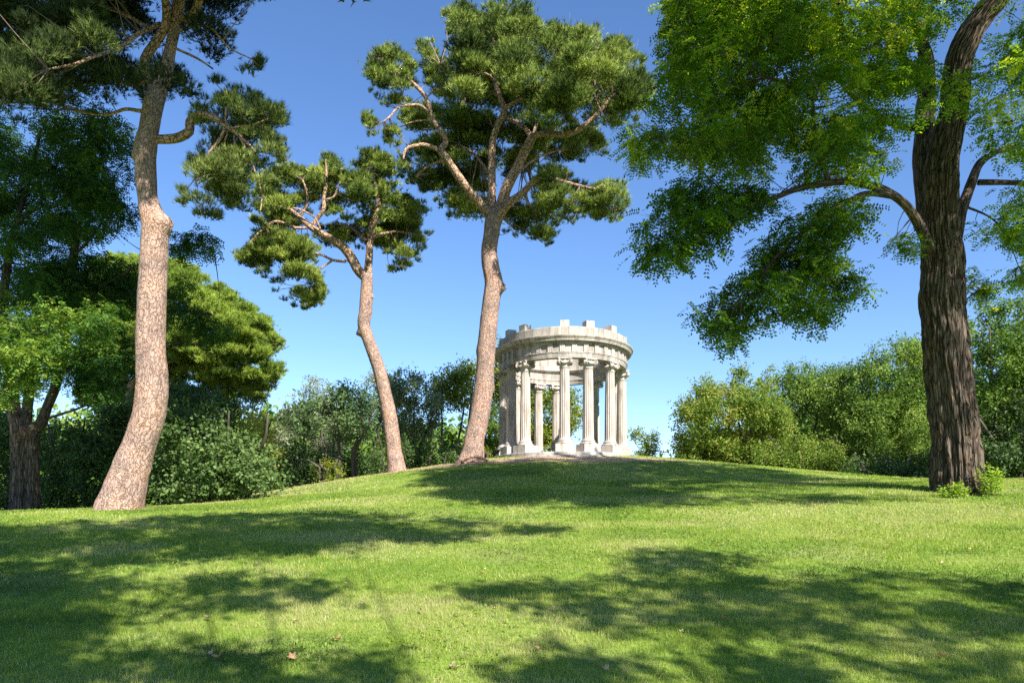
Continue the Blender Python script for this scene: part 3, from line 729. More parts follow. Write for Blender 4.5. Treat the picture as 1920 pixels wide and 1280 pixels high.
# --- A: big pine on the left
trA = [(223, 952, 84, 17), (233, 920, 76, 17), (245, 880, 68, 17), (261, 835, 60, 17), (277, 785, 60, 17), (284, 740, 60, 17), (285, 700, 57, 17), (282, 650, 54, 17), (285, 567, 52, 17), (288, 500, 50, 17), (291, 440, 49, 17),
       (290, 420, 48, 17), (284, 400, 44, 17), (277, 370, 36, 17), (274, 335, 39, 17), (273, 305, 38, 17), (273, 277, 42, 17), (279, 244, 36, 17), (286, 205, 36, 17), (295, 172, 36, 17), (305, 148, 31, 17), (314, 120, 22, 17), (321, 85, 20, 17), (330, 40, 21, 17), (336, 0, 22, 17), (345, -80, 18, 17), (350, -200, 13, 17.3), (345, -330, 8, 17.5)]
lmA = [[(296, 175, 20, 17), (276, 140, 17, 17), (272, 112, 17, 17), (286, 88, 16, 17), (304, 62, 15, 16.9), (312, 25, 15, 16.8), (300, -60, 13, 16.4), (270, -160, 9, 16), (230, -260, 6, 15.6)],
       [(336, 42, 10, 17), (352, 36, 15, 16.9), (366, 22, 16, 16.8), (373, 0, 15, 16.7), (395, -70, 12, 16.3), (440, -160, 8, 16)],
       [(292, 262, 16, 17), (318, 261, 17, 17), (338, 257, 17, 16.9), (355, 246, 16, 16.8), (356, 230, 16, 16.8), (370, 217, 15, 16.7), (398, 219, 14, 16.6), (424, 236, 12, 16.6), (447, 252, 8, 16.5), (480, 285, 4, 16.4)],
       [(300, 45, 8, 16.9), (262, 62, 8, 16.2), (225, 90, 7, 15.7), (180, 105, 6, 15.2), (142, 120, 5, 14.8), (90, 130, 3, 14.4)],
       [(290, 60, 8, 17), (240, 30, 7, 17.3), (190, 10, 6, 17.7), (130, -10, 5, 18), (60, -30, 4, 18.2)],
       [(285, 205, 7, 17), (262, 208, 7, 17.2), (235, 205, 6, 17.4), (200, 215, 5, 17.7), (150, 210, 4, 18), (90, 190, 3, 18.3)],
       [(424, 236, 7, 16.6), (412, 262, 6, 16.5), (390, 290, 5, 16.4), (375, 320, 3, 16.3)], [(424, 236, 5, 16.6), (424, 205, 5, 16.5), (440, 190, 4, 16.4), (456, 180, 2.5, 16.3)],
       [(327, 62, 5, 17), (365, 50, 4.5, 16.8), (395, 52, 4, 16.6), (430, 90, 3, 16.4), (470, 110, 2, 16.3)],
       [(322, 88, 5, 17), (370, 110, 4, 17.2), (400, 130, 3, 17.4)], [(280, 150, 6, 17), (250, 160, 6, 17.6), (200, 150, 5, 18.4), (120, 160, 4, 19)],
       [(447, 252, 4, 16.5), (470, 300, 3, 16.4), (490, 360, 2, 16.3), (488, 400, 1.5, 16.2)], [(430, 240, 4, 16.5), (470, 235, 3, 16.3), (505, 222, 2, 16.2)], [(430, 240, 4, 16.6), (410, 300, 3, 16.7), (405, 350, 2.2, 16.8)], [(440, 250, 4, 16.6), (440, 310, 3, 16.8), (430, 370, 2, 17)]]
A1 = [(-90, -90), (520, -90), (512, 2), (450, 12), (436, 40), (470, 60), (484, 66), (470, 74), (440, 72), (432, 130), (425, 158), (380, 165), (345, 190), (330, 205), (290, 215), (250, 200), (200, 190), (150, 205), (60, 190), (-90, 210)]
A1b = [(-90, -90), (250, -90), (230, 10), (160, 60), (150, 130), (100, 200), (40, 230), (-90, 240)]
A2 = [(432, 128), (470, 118), (490, 98), (497, 122), (478, 140), (440, 142)]
A3 = [(362, 175), (400, 185), (425, 155), (455, 168), (500, 175), (532, 200), (540, 240), (530, 262), (545, 280), (528, 320), (505, 330), (500, 362), (470, 375), (470, 430), (440, 420), (420, 390), (410, 425), (380, 420), (330, 385), (328, 350), (350, 320), (372, 290), (385, 262), (360, 230)]
R_ = np.random.default_rng(5)
clA = [fill(A1, 17, 3.0, 44, 1.0, .40, 55, R_), fill(A1b, 15.5, 2.2, 46, .9, .30, 60, R_), fill(A2, 16.4, .3, 16, 1.6, 0, 60, R_), fill(A3, 16.5, 1.2, 30, 1.15, .30, 40, R_)]
# unseen umbrella top above the frame, placed to shade the crown below and locust E
STA = [(250, 330), (250, 190), (262, 110), (280, 70), (300, 0), (302, -60), (368, -60), (352, 20), (345, 100), (330, 170), (305, 330)]
def clear_a(C, R):
    px = CX + C[:, 0] / C[:, 1] * F; py = HY - (C[:, 2] - EYE) / C[:, 1] * F; pr = R / C[:, 1] * F * .6
    q = inpoly(px, py, STA) | inpoly(px - pr, py, STA) | inpoly(px + pr, py, STA)
    k = ~(q & (C[:, 1] < 17.6)) | (R_.random(len(C)) < .04); return C[k], R[k]
clA = [clear_a(*clA[0]), clear_a(*clA[1])] + clA[2:]
C = np.array([-6.4, 15.2, 14.7]) + unit(R_.normal(size=(430, 3))) * (R_.random(430)**.4)[:, None] * np.array([6.4, 3.9, 2.0]); C = C[(HY - (C[:, 2] - EYE) * F / C[:, 1] < -60)]
clA = behind(clA, lmA[:6] + lmA[11:], 3.2)
trA = [(a, b, c * .94, d) for a, b, c, d in trA]
build_tree('stone_pine', 'tall leaning stone pine at left with one crooked side limb', 'tree', (235, 950, 17), [trA], lmA,
    [('needles', 'needle_dark', clA[:2], dict(perm2=300, nl=.15, nw=.011, per=13, rng=R_, base=.12)), ('needles', 'needle_dark', clA[2:], dict(perm2=300, nl=.15, nw=.011, per=13, rng=R_, base=.5)), ('needles', 'needle', [], {}), ('needles', 'needle_dark', [(C, R_.uniform(.5, .9, len(C)))], dict(perm2=90, nl=.3, nw=.03, per=8, rng=R_))],  # upper crown clumps get a darker tint, shade put into the needle colour
    'bark_pine', 'bark_limb', twig_every=3, knobs=[(-.3, 6.75, .16, .8, .14), (2.6, 8.35, .12, .9, .12), (2.8, 5.9, .05, .5, .1), (-.6, 10.3, .05, 1, .25)], seed=3, flare=.22, hi=96, sag=.05, tmax=2.6)

# --- B: slim pine
trB = [(744, 884, 34, 27), (741, 860, 30, 27), (738, 838, 27, 27), (732, 790, 27, 27), (722, 740, 25, 27), (710, 690, 23, 27), (692, 640, 22, 27), (682, 609, 22, 27), (684, 584, 20, 27), (686, 555, 20, 27), (688, 530, 21, 27), (688, 514, 20, 27)]
lmB = [[(688, 522, 18, 27), (672, 507, 18, 27), (655, 477, 17, 26.8), (639, 460, 15, 26.6), (614, 444, 14, 26.4), (592, 432, 13, 26.2), (576, 420, 11, 26.1), (561, 407, 9, 26), (545, 393, 6, 25.9)],
       [(688, 522, 16, 27), (692, 484, 14, 27), (694, 446, 12, 27.1), (698, 421, 11, 27.2), (709, 396, 9, 27.3), (707, 365, 7, 27.3), (701, 334, 5, 27.2), (695, 312, 3, 27.1)],
       [(584, 424, 8, 26.2), (596, 408, 8, 26.2), (607, 392, 8, 26.1), (607, 371, 7, 26.1), (611, 349, 6, 26), (612, 321, 4.5, 26), (611, 300, 3, 26)],
       [(561, 407, 7, 26), (574, 386, 6, 25.9), (576, 362, 5, 25.8), (567, 337, 3, 25.7)], [(576, 427, 5, 26.1), (554, 427, 5, 26), (520, 415, 4.5, 25.6), (495, 427, 4, 25.4), (464, 459, 2.5, 25.2)],
       [(580, 420, 4, 26.1), (600, 432, 3.5, 26), (590, 408, 3, 25.9), (560, 392, 3, 25.7), (525, 388, 2, 25.5)],
       [(648, 490, 6, 26.9), (625, 488, 5, 26.6), (608, 480, 4.5, 26.4), (590, 474, 3, 26.2)], [(622, 489, 4, 26.6), (606, 500, 3.5, 26.4), (590, 512, 3, 26.3), (585, 530, 2, 26.2)],
       [(688, 452, 7, 27), (672, 438, 6, 27.6), (655, 425, 4, 28), (630, 420, 3, 28.4)], [(699, 446, 6, 27.1), (720, 438, 5, 27.4), (745, 434, 4, 27.8), (780, 440, 2.5, 28)],
       [(607, 375, 4, 26.1), (625, 370, 4, 26), (634, 352, 3, 26), (640, 338, 2, 26)], [(698, 330, 3, 27), (708, 305, 2.4, 26.9), (712, 290, 2, 26.9)], [(545, 393, 5, 25.9), (520, 386, 3.5, 25.8), (490, 392, 2.5, 25.7)]]
B1 = [(478, 390), (480, 350), (505, 300), (530, 298), (556, 312), (582, 312), (592, 290), (602, 278), (618, 282), (640, 302), (656, 322), (668, 288), (690, 278), (722, 278), (738, 298), (742, 330), (750, 360), (738, 400), (700, 425), (655, 420), (620, 405), (585, 400), (560, 440), (520, 445), (490, 430), (465, 420)]
B2 = [(600, 425), (655, 415), (700, 400), (745, 360), (800, 375), (798, 400), (790, 425), (818, 415), (820, 430), (800, 455), (782, 495), (745, 510), (728, 516), (722, 482), (705, 474), (672, 468), (660, 498), (640, 478), (612, 462), (596, 445)]
B3 = [(436, 452), (455, 448), (490, 425), (520, 420), (560, 440), (596, 440), (600, 470), (588, 500), (602, 520), (618, 548), (603, 574), (570, 588), (535, 574), (518, 545), (508, 528), (480, 515), (446, 492)]
R_ = np.random.default_rng(6)
clB = [fill(B1, 25.7, 1.7, 22, 1.05, .33, 30, R_), fill(B2, 28.4, 1.7, 23, 1.15, .22, 30, R_), fill(B3, 26, 1.3, 21, 1.25, .25, 30, R_)]
clB = behind(clB, lmB, 3.5)
build_tree('stone_pine', 'slim stone pine with bare forked limbs in the middle of the hillside', 'tree', (745, 882, 27), [trB], lmB,
    [('needles', 'needle', clB, dict(perm2=330, nl=.17, nw=.014, per=12, rng=R_, base=.52))], 'bark_pine', 'bark_limb', twig_every=2, knobs=[(3.0, 5.4, .12, .5, .1), (.3, 6.3, .07, .5, .5), (0, 6.7, .07, .4, .08)], seed=8, flare=.12, hi=56, sag=.05, tmax=2.4)

# --- C: the great pine beside the temple
trC = [(884, 862, 44, 26.8), (887, 848, 39, 26.8), (889, 825, 36, 26.8), (897, 790, 36, 26.8), (905, 740, 34, 26.8), (910, 690, 32, 26.8), (913, 640, 32, 26.8), (917, 600, 32, 26.8), (922, 560, 32, 26.8), (926, 530, 33, 26.8), (920, 500, 31, 26.8), (917, 470, 29, 26.8), (921, 440, 29, 26.8), (925, 412, 31, 26.8), (928, 396, 26, 26.8)]
lmC = [[(926, 418, 20, 26.8), (914, 398, 18, 26.7), (885, 364, 16, 26.3), (859, 330, 15, 26), (838, 298, 13, 25.7), (826, 281, 12, 25.6), (835, 270, 12, 25.6), (833, 255, 10, 25.5), (812, 225, 9, 25.3), (799, 184, 8, 25.1), (776, 158, 7, 25), (752, 141, 6, 24.9), (732, 130, 3, 24.8)],
       [(925, 412, 18, 26.8), (922, 375, 16, 26.8), (922, 337, 15, 26.8), (923, 270, 13, 26.7), (933, 235, 12, 26.6), (946, 206, 12, 26.5), (936, 180, 10, 26.4), (929, 150, 8, 26.4), (930, 109, 6, 26.4), (925, 70, 4, 26.4)],
       [(930, 415, 24, 26.8), (940, 385, 21, 26.8), (950, 352, 20, 26.7), (971, 311, 19, 26.6), (988, 277, 17, 26.5), (1001, 253, 15, 26.4)],
       [(996, 256, 10, 26.4), (1020, 250, 11, 26.2), (1057, 253, 11, 25.8), (1082, 245, 10, 25.6), (1102, 232, 9, 25.4), (1125, 208, 8, 25.2), (1147, 180, 5, 25)],
       [(996, 258, 10, 26.5), (984, 240, 9, 26.8), (965, 228, 8, 27.4), (945, 222, 7, 28)], [(932, 412, 18, 26.8), (945, 392, 15, 26.5), (960, 376, 14, 26.2), (980, 362, 13, 25.9), (997, 343, 11, 25.6), (1010, 333, 10, 25.4), (1024, 330, 9, 25.2), (1057, 341, 7, 24.9), (1102, 352, 5, 24.6), (1132, 357, 3, 24.4)],
       [(822, 281, 8, 25.6), (799, 272, 7, 25.3), (779, 273, 6, 25.1), (761, 280, 5, 25), (756, 300, 3, 24.9)], [(812, 222, 5, 25.3), (792, 200, 5, 25), (772, 197, 4.5, 24.8), (746, 203, 4, 24.6), (730, 220, 3.5, 24.5), (712, 232, 2.5, 24.4)],
       [(944, 206, 8, 26.5), (958, 196, 8, 26.2), (972, 188, 6, 26), (990, 175, 4, 25.8)], [(934, 178, 7, 26.4), (915, 172, 6, 26.8), (885, 168, 5, 27.2), (860, 163, 3, 27.6)], [(930, 155, 5, 26.4), (918, 142, 5, 26.2), (905, 136, 3, 26)],
       [(985, 366, 7, 25.9), (990, 380, 6, 25.7), (994, 386, 4, 25.6)], [(1000, 255, 7, 26.5), (1010, 220, 6, 27), (1030, 170, 5, 27.4), (1045, 110, 3, 27.6)], [(1126, 208, 4, 25.2), (1118, 190, 3.5, 25), (1114, 170, 2, 24.9)], [(836, 300, 5, 25.7), (806, 310, 4, 26), (780, 330, 2.5, 26.4)],
       [(922, 330, 6, 26.8), (890, 290, 5, 27.6), (860, 270, 3, 28)], [(960, 335, 6, 26.7), (1000, 300, 5, 27.5), (1050, 280, 3, 28.2)], [(810, 225, 4, 25.3), (778, 228, 3, 25.6), (750, 238, 2, 25.8)], [(868, 864, 7, 26.2), (878, 857, 7, 26.1), (893, 855, 6, 26.1), (908, 861, 5, 26.1), (924, 866, 3, 26)], [(872, 860, 6, 26.3), (862, 864, 6, 26), (850, 872, 4, 25.8)], [(799, 184, 3, 25.1), (815, 165, 3, 25), (825, 120, 2, 24.9)]]
C1 = [(834, 45), (832, 15), (868, -2), (905, 8), (940, -6), (982, 0), (1004, 25), (1010, 62), (1035, 38), (1052, 36), (1075, 56), (1092, 46), (1115, 46), (1122, 80), (1150, 68), (1190, 90), (1200, 105), (1218, 115), (1224, 150), (1226, 180), (1212, 215), (1180, 232), (1150, 250), (1120, 235), (1080, 235), (1040, 250), (1000, 240), (960, 225), (900, 215), (858, 205), (835, 160), (848, 100)]
C2 = [(688, 140), (694, 108), (706, 88), (742, 80), (764, 104), (780, 122), (782, 160), (768, 195), (740, 205), (710, 195), (690, 170)]
C2b = [(780, 78), (803, 70), (824, 98), (850, 130), (860, 200), (820, 200), (800, 178), (795, 140), (785, 110)]
C2c = [(678, 212), (696, 208), (710, 228), (711, 250), (694, 256), (680, 240)]
C2d = [(716, 232), (745, 236), (757, 262), (745, 285), (722, 276)]
C3 = [(752, 200), (835, 190), (925, 210), (930, 300), (918, 375), (925, 400), (898, 440), (868, 428), (842, 418), (832, 398), (806, 372), (770, 345), (742, 325), (742, 292), (790, 260), (750, 232)]
C4 = [(960, 225), (1100, 232), (1140, 262), (1135, 292), (1092, 306), (1050, 312), (1020, 292), (985, 330), (950, 350), (920, 330), (925, 240)]
C5 = [(948, 396), (975, 362), (1010, 360), (1048, 392), (1048, 440), (1034, 462), (1010, 458), (985, 440), (962, 446), (940, 425)]
C5b = [(998, 350), (1010, 312), (1035, 298), (1058, 312), (1075, 332), (1112, 348), (1140, 336), (1182, 340), (1175, 362), (1180, 385), (1160, 420), (1128, 422), (1098, 408), (1072, 420), (1040, 400), (1010, 395)]
R_ = np.random.default_rng(7)
clC = [fill(C1, 25.3, 3.2, 31, 1.25, .12, 40, R_), fill(C2, 24.9, 1.1, 19, 1.2, .2, 30, R_), fill(C2b, 25.4, .8, 20, 1.0, .25, 30, R_), fill(C2c, 24.4, .3, 13, 1.3, 0, 30, R_), fill(C2d, 25, .4, 15, 1.2, 0, 30, R_),
       fill(C3, 28.9, 2.0, 26, 1.25, .22, 34, R_), fill(C4, 29.2, 2.0, 26, 1.3, .18, 34, R_), fill(C5, 28.2, 1.5, 22, 1.15, .2, 34, R_), fill(C5b, 25, 1.1, 20, 1.2, .28, 30, R_)]
clC = behind(clC, lmC[:8] + lmC[14:15], 5.5)
build_tree('stone_pine', 'great stone pine with a broad crown standing against the temple', 'tree', (886, 860, 26.8), [trC], lmC,
    [('needles', 'needle', clC, dict(perm2=310, nl=.17, nw=.014, per=12, rng=R_, base=.5))], 'bark_pine', 'bark_limb', twig_every=2, twig_r=.02, knobs=[(-.2, 6.5, .14, .5, .12), (2.7, 4.2, .06, .8, .25), (.3, 2.9, .06, .6, .2)], seed=12, flare=.3, hi=72, sag=.05, tmax=2.6)

# --- F: round pine behind the big trunk
F0 = [(140, 640), (320, 660), (420, 690), (505, 715), (515, 738), (480, 765), (400, 770), (300, 780), (200, 790), (140, 760)]
F1 = [(150, 520), (180, 485), (205, 475), (245, 478), (300, 482), (335, 484), (380, 508), (400, 528), (430, 540), (455, 560), (480, 572), (505, 596), (512, 622), (532, 640), (528, 668), (537, 690), (518, 722), (500, 746), (462, 740), (425, 722), (385, 722), (350, 705), (300, 715), (230, 720), (160, 700), (130, 600)]
R_ = np.random.default_rng(9)
build_tree('stone_pine', 'low round-crowned bright green stone pine behind the leaning trunk', 'tree', (236, 930, 38), [[(236, 930, 24, 38), (240, 850, 22, 38), (250, 780, 20, 38), (246, 735, 19, 38), (262, 700, 15, 38), (300, 640, 10, 38)]],
    [[(250, 760, 10, 38), (290, 700, 8, 37.6), (350, 660, 6, 37), (420, 620, 4, 36.6)], [(262, 705, 9, 38), (230, 650, 7, 38.5), (200, 590, 4, 39)]],
    [('needles', 'needle_round', [fill(F1, 38, 4.0, 21, 1.7, 0, 60, R_), fill(F0, 40, 2.5, 20, 1.0, .25, 40, R_)], dict(perm2=190, nl=.22, nw=.02, per=12, rng=R_, base=.55))], 'bark_pine', 'bark_limb', twig_every=5, seed=15, hi=24, tmax=3)

# --- D: locust on the right
trD = [(1795, 925, 112, 16.6), (1794, 900, 103, 16.6), (1793, 860, 99, 16.6), (1790, 800, 96, 16.6), (1780, 700, 93, 16.6), (1772, 600, 92, 16.6), (1769, 550, 93, 16.6), (1768, 500, 86, 16.6), (1763, 440, 80, 16.6), (1764, 380, 74, 16.6), (1768, 300, 66, 16.6), (1780, 240, 60, 16.5), (1791, 195, 56, 16.4), (1797, 117, 56, 16.2), (1818, 65, 54, 16), (1845, 25, 52, 15.9), (1880, -20, 48, 15.7), (1900, -110, 40, 15.4), (1890, -240, 30, 15), (1850, -380, 20, 14.6)]
lmD = [[(1745, 470, 20, 16.4), (1725, 425, 19, 16.2), (1700, 387, 16, 15.8), (1668, 362, 15, 15.4), (1629, 347, 15, 15), (1590, 340, 14, 14.6), (1539, 345, 12, 14.2), (1492, 355, 11, 13.9), (1453, 371, 9, 13.6), (1414, 377, 7, 13.4), (1391, 367, 6, 13.2), (1360, 363, 4, 13)],
       [(1680, 368, 12, 15.4), (1629, 363, 11, 15), (1590, 377, 10.5, 14.6), (1551, 398, 10, 14.2), (1520, 422, 9, 13.9), (1473, 465, 7, 13.5), (1440, 500, 6, 13.2), (1414, 540, 4.5, 13), (1388, 556, 3, 12.9)],
       [(1520, 422, 6, 13.9), (1500, 445, 6, 13.8), (1496, 480, 5, 13.7), (1510, 510, 4, 13.7), (1540, 530, 3, 13.7)], [(1496, 470, 5, 13.8), (1478, 510, 4, 13.6), (1480, 560, 3, 13.5), (1470, 600, 2, 13.4)],
       [(1555, 345, 10, 14.4), (1543, 310, 9, 14.3), (1531, 281, 8, 14.2), (1526, 230, 7.5, 14), (1522, 187, 6, 13.9), (1500, 168, 5, 13.7), (1434, 145, 5, 13.3), (1383, 131, 4, 13), (1358, 98, 3, 12.9)],
       [(1414, 377, 5, 13.4), (1375, 406, 4.5, 13.2), (1328, 434, 4, 13), (1270, 462, 3, 12.8), (1225, 480, 2, 12.7)],
       [(1360, 363, 3.5, 13), (1330, 335, 3, 12.9), (1290, 300, 2.5, 12.8), (1245, 260, 2, 12.8)],
       [(1758, 540, 26, 16.8), (1745, 460, 32, 16.9), (1735, 380, 34, 17), (1730, 300, 34, 17.2), (1736, 200, 32, 17.3), (1738, 120, 26, 17.4), (1722, 60, 18, 17.4), (1708, 0, 8, 17.3)],
       [(1738, 190, 16, 17.3), (1700, 120, 13, 17), (1650, 60, 10, 16.6), (1580, 10, 8, 16.2), (1480, -40, 5, 15.8)], [(1735, 240, 14, 17.3), (1680, 235, 11, 17), (1610, 190, 8, 16.5), (1570, 150, 5, 16)],
       [(1780, 520, 20, 16.7), (1792, 450, 23, 16.8), (1803, 395, 20, 16.9), (1821, 344, 18, 17.1), (1836, 308, 15, 17.3), (1862, 289, 10, 17.5), (1900, 270, 7, 17.8)], [(1834, 342, 11, 17.1), (1880, 342, 10, 17), (1940, 345, 9, 16.9), (2010, 350, 5, 16.8)],
       [(1640, 62, 6, 16.6), (1600, 110, 5, 16), (1520, 90, 4, 15.4), (1440, 60, 3, 15)], [(1620, 70, 6, 16.4), (1560, 50, 5, 15.7), (1460, 10, 4, 15), (1340, -10, 3, 14.4)], [(1806, 385, 5, 17), (1860, 410, 3, 17), (1890, 450, 2, 17), (1910, 500, 1.5, 17)]]
D1 = [(1238, -90), (2010, -90), (2010, 330), (1925, 330), (1895, 290), (1870, 310), (1840, 240), (1812, 215), (1790, 290), (1740, 300), (1712, 300), (1700, 300), (1672, 320), (1640, 330), (1600, 335), (1560, 340), (1480, 345), (1440, 330), (1400, 360), (1370, 330), (1340, 330), (1295, 310), (1245, 300), (1200, 330), (1178, 300), (1180, 260), (1142, 250), (1136, 236), (1160, 226), (1200, 218), (1222, 190), (1246, 150), (1240, 120), (1258, 80), (1236, 20)]
D2 = [(1178, 480), (1198, 440), (1200, 400), (1225, 365), (1260, 335), (1330, 330), (1380, 345), (1440, 352), (1480, 368), (1440, 395), (1395, 410), (1360, 440), (1350, 480), (1325, 490), (1300, 470), (1285, 495), (1240, 515), (1205, 500)]
D3 = [(1395, 500), (1412, 450), (1445, 420), (1500, 390), (1560, 360), (1615, 365), (1625, 400), (1648, 430), (1605, 438), (1570, 460), (1562, 480), (1592, 486), (1610, 515), (1643, 545), (1600, 562), (1575, 555), (1565, 590), (1536, 605), (1530, 632), (1500, 620), (1460, 618), (1425, 600), (1398, 600), (1388, 650), (1362, 668), (1345, 640), (1332, 610), (1295, 590), (1292, 570), (1340, 560), (1355, 535), (1380, 530)]
D4 = [(1825, 395), (1850, 350), (1900, 340), (2010, 345), (2010, 570), (1930, 545), (1890, 520), (1895, 480), (1850, 450), (1828, 440)]
D5 = [(1662, 462), (1690, 440), (1722, 425), (1728, 470), (1700, 475)]
D6 = [(1822, 490), (1850, 520), (1870, 560), (1850, 570), (1825, 550)]
D7 = [(1690, 150), (1730, 170), (1800, 210), (1812, 250), (1790, 290), (1740, 300), (1700, 260)]
R_ = np.random.default_rng(10)
clD = [fill(D1, 14.6, 2.4, 32, .9, .43, 44, R_), fill(D2, 13.0, 1.0, 26, 1.25, .30, 40, R_), fill(D3, 13.6, 1.1, 26, 1.15, .34, 45, R_), fill(D4, 16.8, 1.2, 26, .7, .45, 40, R_), fill(D5, 16, .5, 16, 1.2, 0, 40, R_), fill(D6, 16.8, .3, 13, 1, 0, 40, R_), 
       fill([(1230, 20), (1260, -30), (1500, -40), (1560, 40), (1500, 120), (1400, 110), (1300, 150), (1250, 100)], 14, 1.6, 34, .8, .35, 50, R_)]
STEM = [(1745, -60), (1960, -60), (1930, 60), (1850, 110), (1840, 240), (1835, 460), (1700, 460), (1690, 330), (1750, 180), (1770, 60)]
def clear_stem(C, R):
    px = CX + C[:, 0] / C[:, 1] * F; py = HY - (C[:, 2] - EYE) / C[:, 1] * F
    pr = R / C[:, 1] * F * .7; q = inpoly(px, py, STEM) | inpoly(px - pr, py, STEM) | inpoly(px + pr, py, STEM)
    k = ~(q & (C[:, 1] < 16.8)) | (R_.random(len(C)) < .07); return C[k], R[k]
clD = [clear_stem(*clD[0])] + clD[1:]
# crown above the frame, placed so that its shade lies on the knoll
SH = [(790, 908), (830, 890), (960, 878), (1100, 877), (1250, 886), (1400, 886), (1600, 900), (1725, 915), (1620, 916), (1500, 914), (1400, 924), (1500, 932), (1700, 934), (1500, 940), (1300, 943), (1150, 950), (1000, 950), (900, 940), (820, 925)]
def shade(poly, n, h0, h1, rad, rng, gap=0., gs=70.):
    q = np.asarray(poly, float); px = rng.uniform(q[:, 0].min(), q[:, 0].max(), n * 8); py = rng.uniform(q[:, 1].min(), q[:, 1].max(), n * 8)
    ok = inpoly(px, py, poly)
    if gap: ok &= fbm(px / gs, py / (gs * .25), 0, 91, 2) > gap
    px, py = px[ok][:n * 3], py[ok][:n * 3]; G = hit(px, py)
    w8 = G[:, 1]**2 / F**2 * G[:, 1]; keep = rng.random(len(G)) < w8 / w8.max() + .15; G = G[keep][:n]
    h = rng.uniform(h0, h1, len(G)); C = G + SUN * (h / SUN[2])[:, None]
    R = rad * rng.uniform(.7, 1.2, len(G))
    vis = (HY - (C[:, 2] - EYE - R) * F / np.maximum(C[:, 1] + R, .5) > 0) & (np.abs(C[:, 0]) - R < C[:, 1] * .70)
    return C[~vis], R[~vis]
c_ = np.array([12.2, 13.2, 13.6]) + unit(R_.normal(size=(45, 3))) * (R_.random(45)**.4)[:, None] * np.array([3.2, 2.2, 1.6]); c2_ = np.array([6.3, 9.4, 11.0]) + unit(R_.normal(size=(60, 3))) * (R_.random(60)**.5)[:, None] * np.array([2.8, 1.7, .8]); c_ = np.vstack([c_, c2_]); shadeD = (c_, np.full(105, .55))  # unseen leaf clouds added above the frame to shade the stem and lower sprays
cS = shade(SH, 190, 9.3, 12.5, .5, R_, .28)
clD = behind(clD, lmD[:5] + lmD[10:12], 5, .7, .6)
trD = [(a, b, c * .87, d) for a, b, c, d in trD]
build_tree('locust_tree', 'large dark furrowed locust tree on the right with a long arching limb', 'tree', (1795, 922, 16.6), [trD], lmD,
    [('pinnate', 'locust', [shadeD], dict(perm2=40, L=.3, lf=.09, npair=5, rng=R_)), ('pinnate', 'locust', clD[:1] + clD[3:], dict(perm2=62, rng=R_, base=.50, var=.18)), ('pinnate', 'locust', clD[1:3], dict(perm2=70, rng=R_, base=.27, var=.14)), ('pinnate', 'locust', [cS], dict(perm2=36, L=.3, lf=.09, npair=5, rng=R_))],  # lower left sprays tinted darker, the upper crown's shade put into leaf colour
    'bark_dark', 'bark_dark', twigmat='dtwig', twig_every=3, twig_r=.013, seed=21, flare=.14, hi=230, sag=.0, tmax=1.7)

# --- E: forked locust at the far left
YE = 21.
trE = [(40, 958, 39, YE), (41, 915, 36, YE), (43, 865, 38, YE), (46, 825, 41, YE), (48, 800, 42, YE)]
trE2 = [(33, 815, 26, YE), (26, 775, 24, YE), (20, 720, 22, YE), (10, 640, 18, YE), (8, 540, 15, YE), (30, 420, 11, YE), (60, 320, 8, YE), (75, 250, 5, YE)]
trE3 = [(60, 820, 28, YE), (76, 795, 20, YE), (90, 760, 18, YE), (105, 720, 17, YE), (120, 650, 16, YE), (130, 560, 15, YE), (138, 480, 14, YE), (150, 400, 11, YE), (162, 330, 8, YE), (172, 260, 5, YE)]
lmE = [[(46, 820, 20, YE), (52, 760, 18, YE), (60, 700, 16, YE - .4), (70, 620, 12, YE - .8), (60, 540, 8, YE - 1)], [(82, 786, 5, YE), (115, 776, 5, YE), (150, 764, 4, YE), (200, 740, 3, YE)], [(138, 480, 6, YE), (180, 435, 4, YE), (205, 380, 3, YE), (215, 330, 1.5, YE)],
       [(130, 560, 7, YE), (200, 530, 6, YE - .3), (290, 480, 4, YE - .6), (350, 458, 3, YE - .8), (400, 465, 2, YE - 1)], [(110, 700, 8, YE), (170, 670, 6, YE), (240, 650, 4, YE), (290, 640, 3, YE)], [(60, 320, 6, YE), (30, 290, 4, YE), (-20, 250, 3, YE)], [(30, 420, 7, YE), (75, 380, 5, YE), (110, 300, 4, YE), (120, 250, 3, YE)]]
E1 = [(-90, 140), (60, 150), (150, 180), (225, 215), (252, 262), (258, 330), (262, 400), (232, 440), (200, 442), (178, 480), (158, 560), (100, 575), (-90, 600)]
E2 = [(60, 480), (180, 470), (255, 495), (262, 560), (232, 600), (240, 650), (262, 700), (245, 745), (180, 760), (120, 740), (60, 700), (20, 560)]
E2b = [(300, 560), (330, 500), (350, 520), (400, 570), (440, 610), (450, 660), (400, 650), (350, 640), (310, 680)]
E3 = [(-90, 640), (25, 572), (70, 560), (105, 556), (160, 575), (215, 560), (232, 580), (220, 605), (190, 640), (150, 650), (110, 660), (95, 700), (60, 742), (10, 760), (-90, 762)]
E4 = [(318, 440), (350, 430), (380, 428), (415, 462), (395, 490), (360, 478), (325, 486)]
E5 = [(258, 470), (268, 500), (262, 560), (240, 560)]
R_ = np.random.default_rng(14)
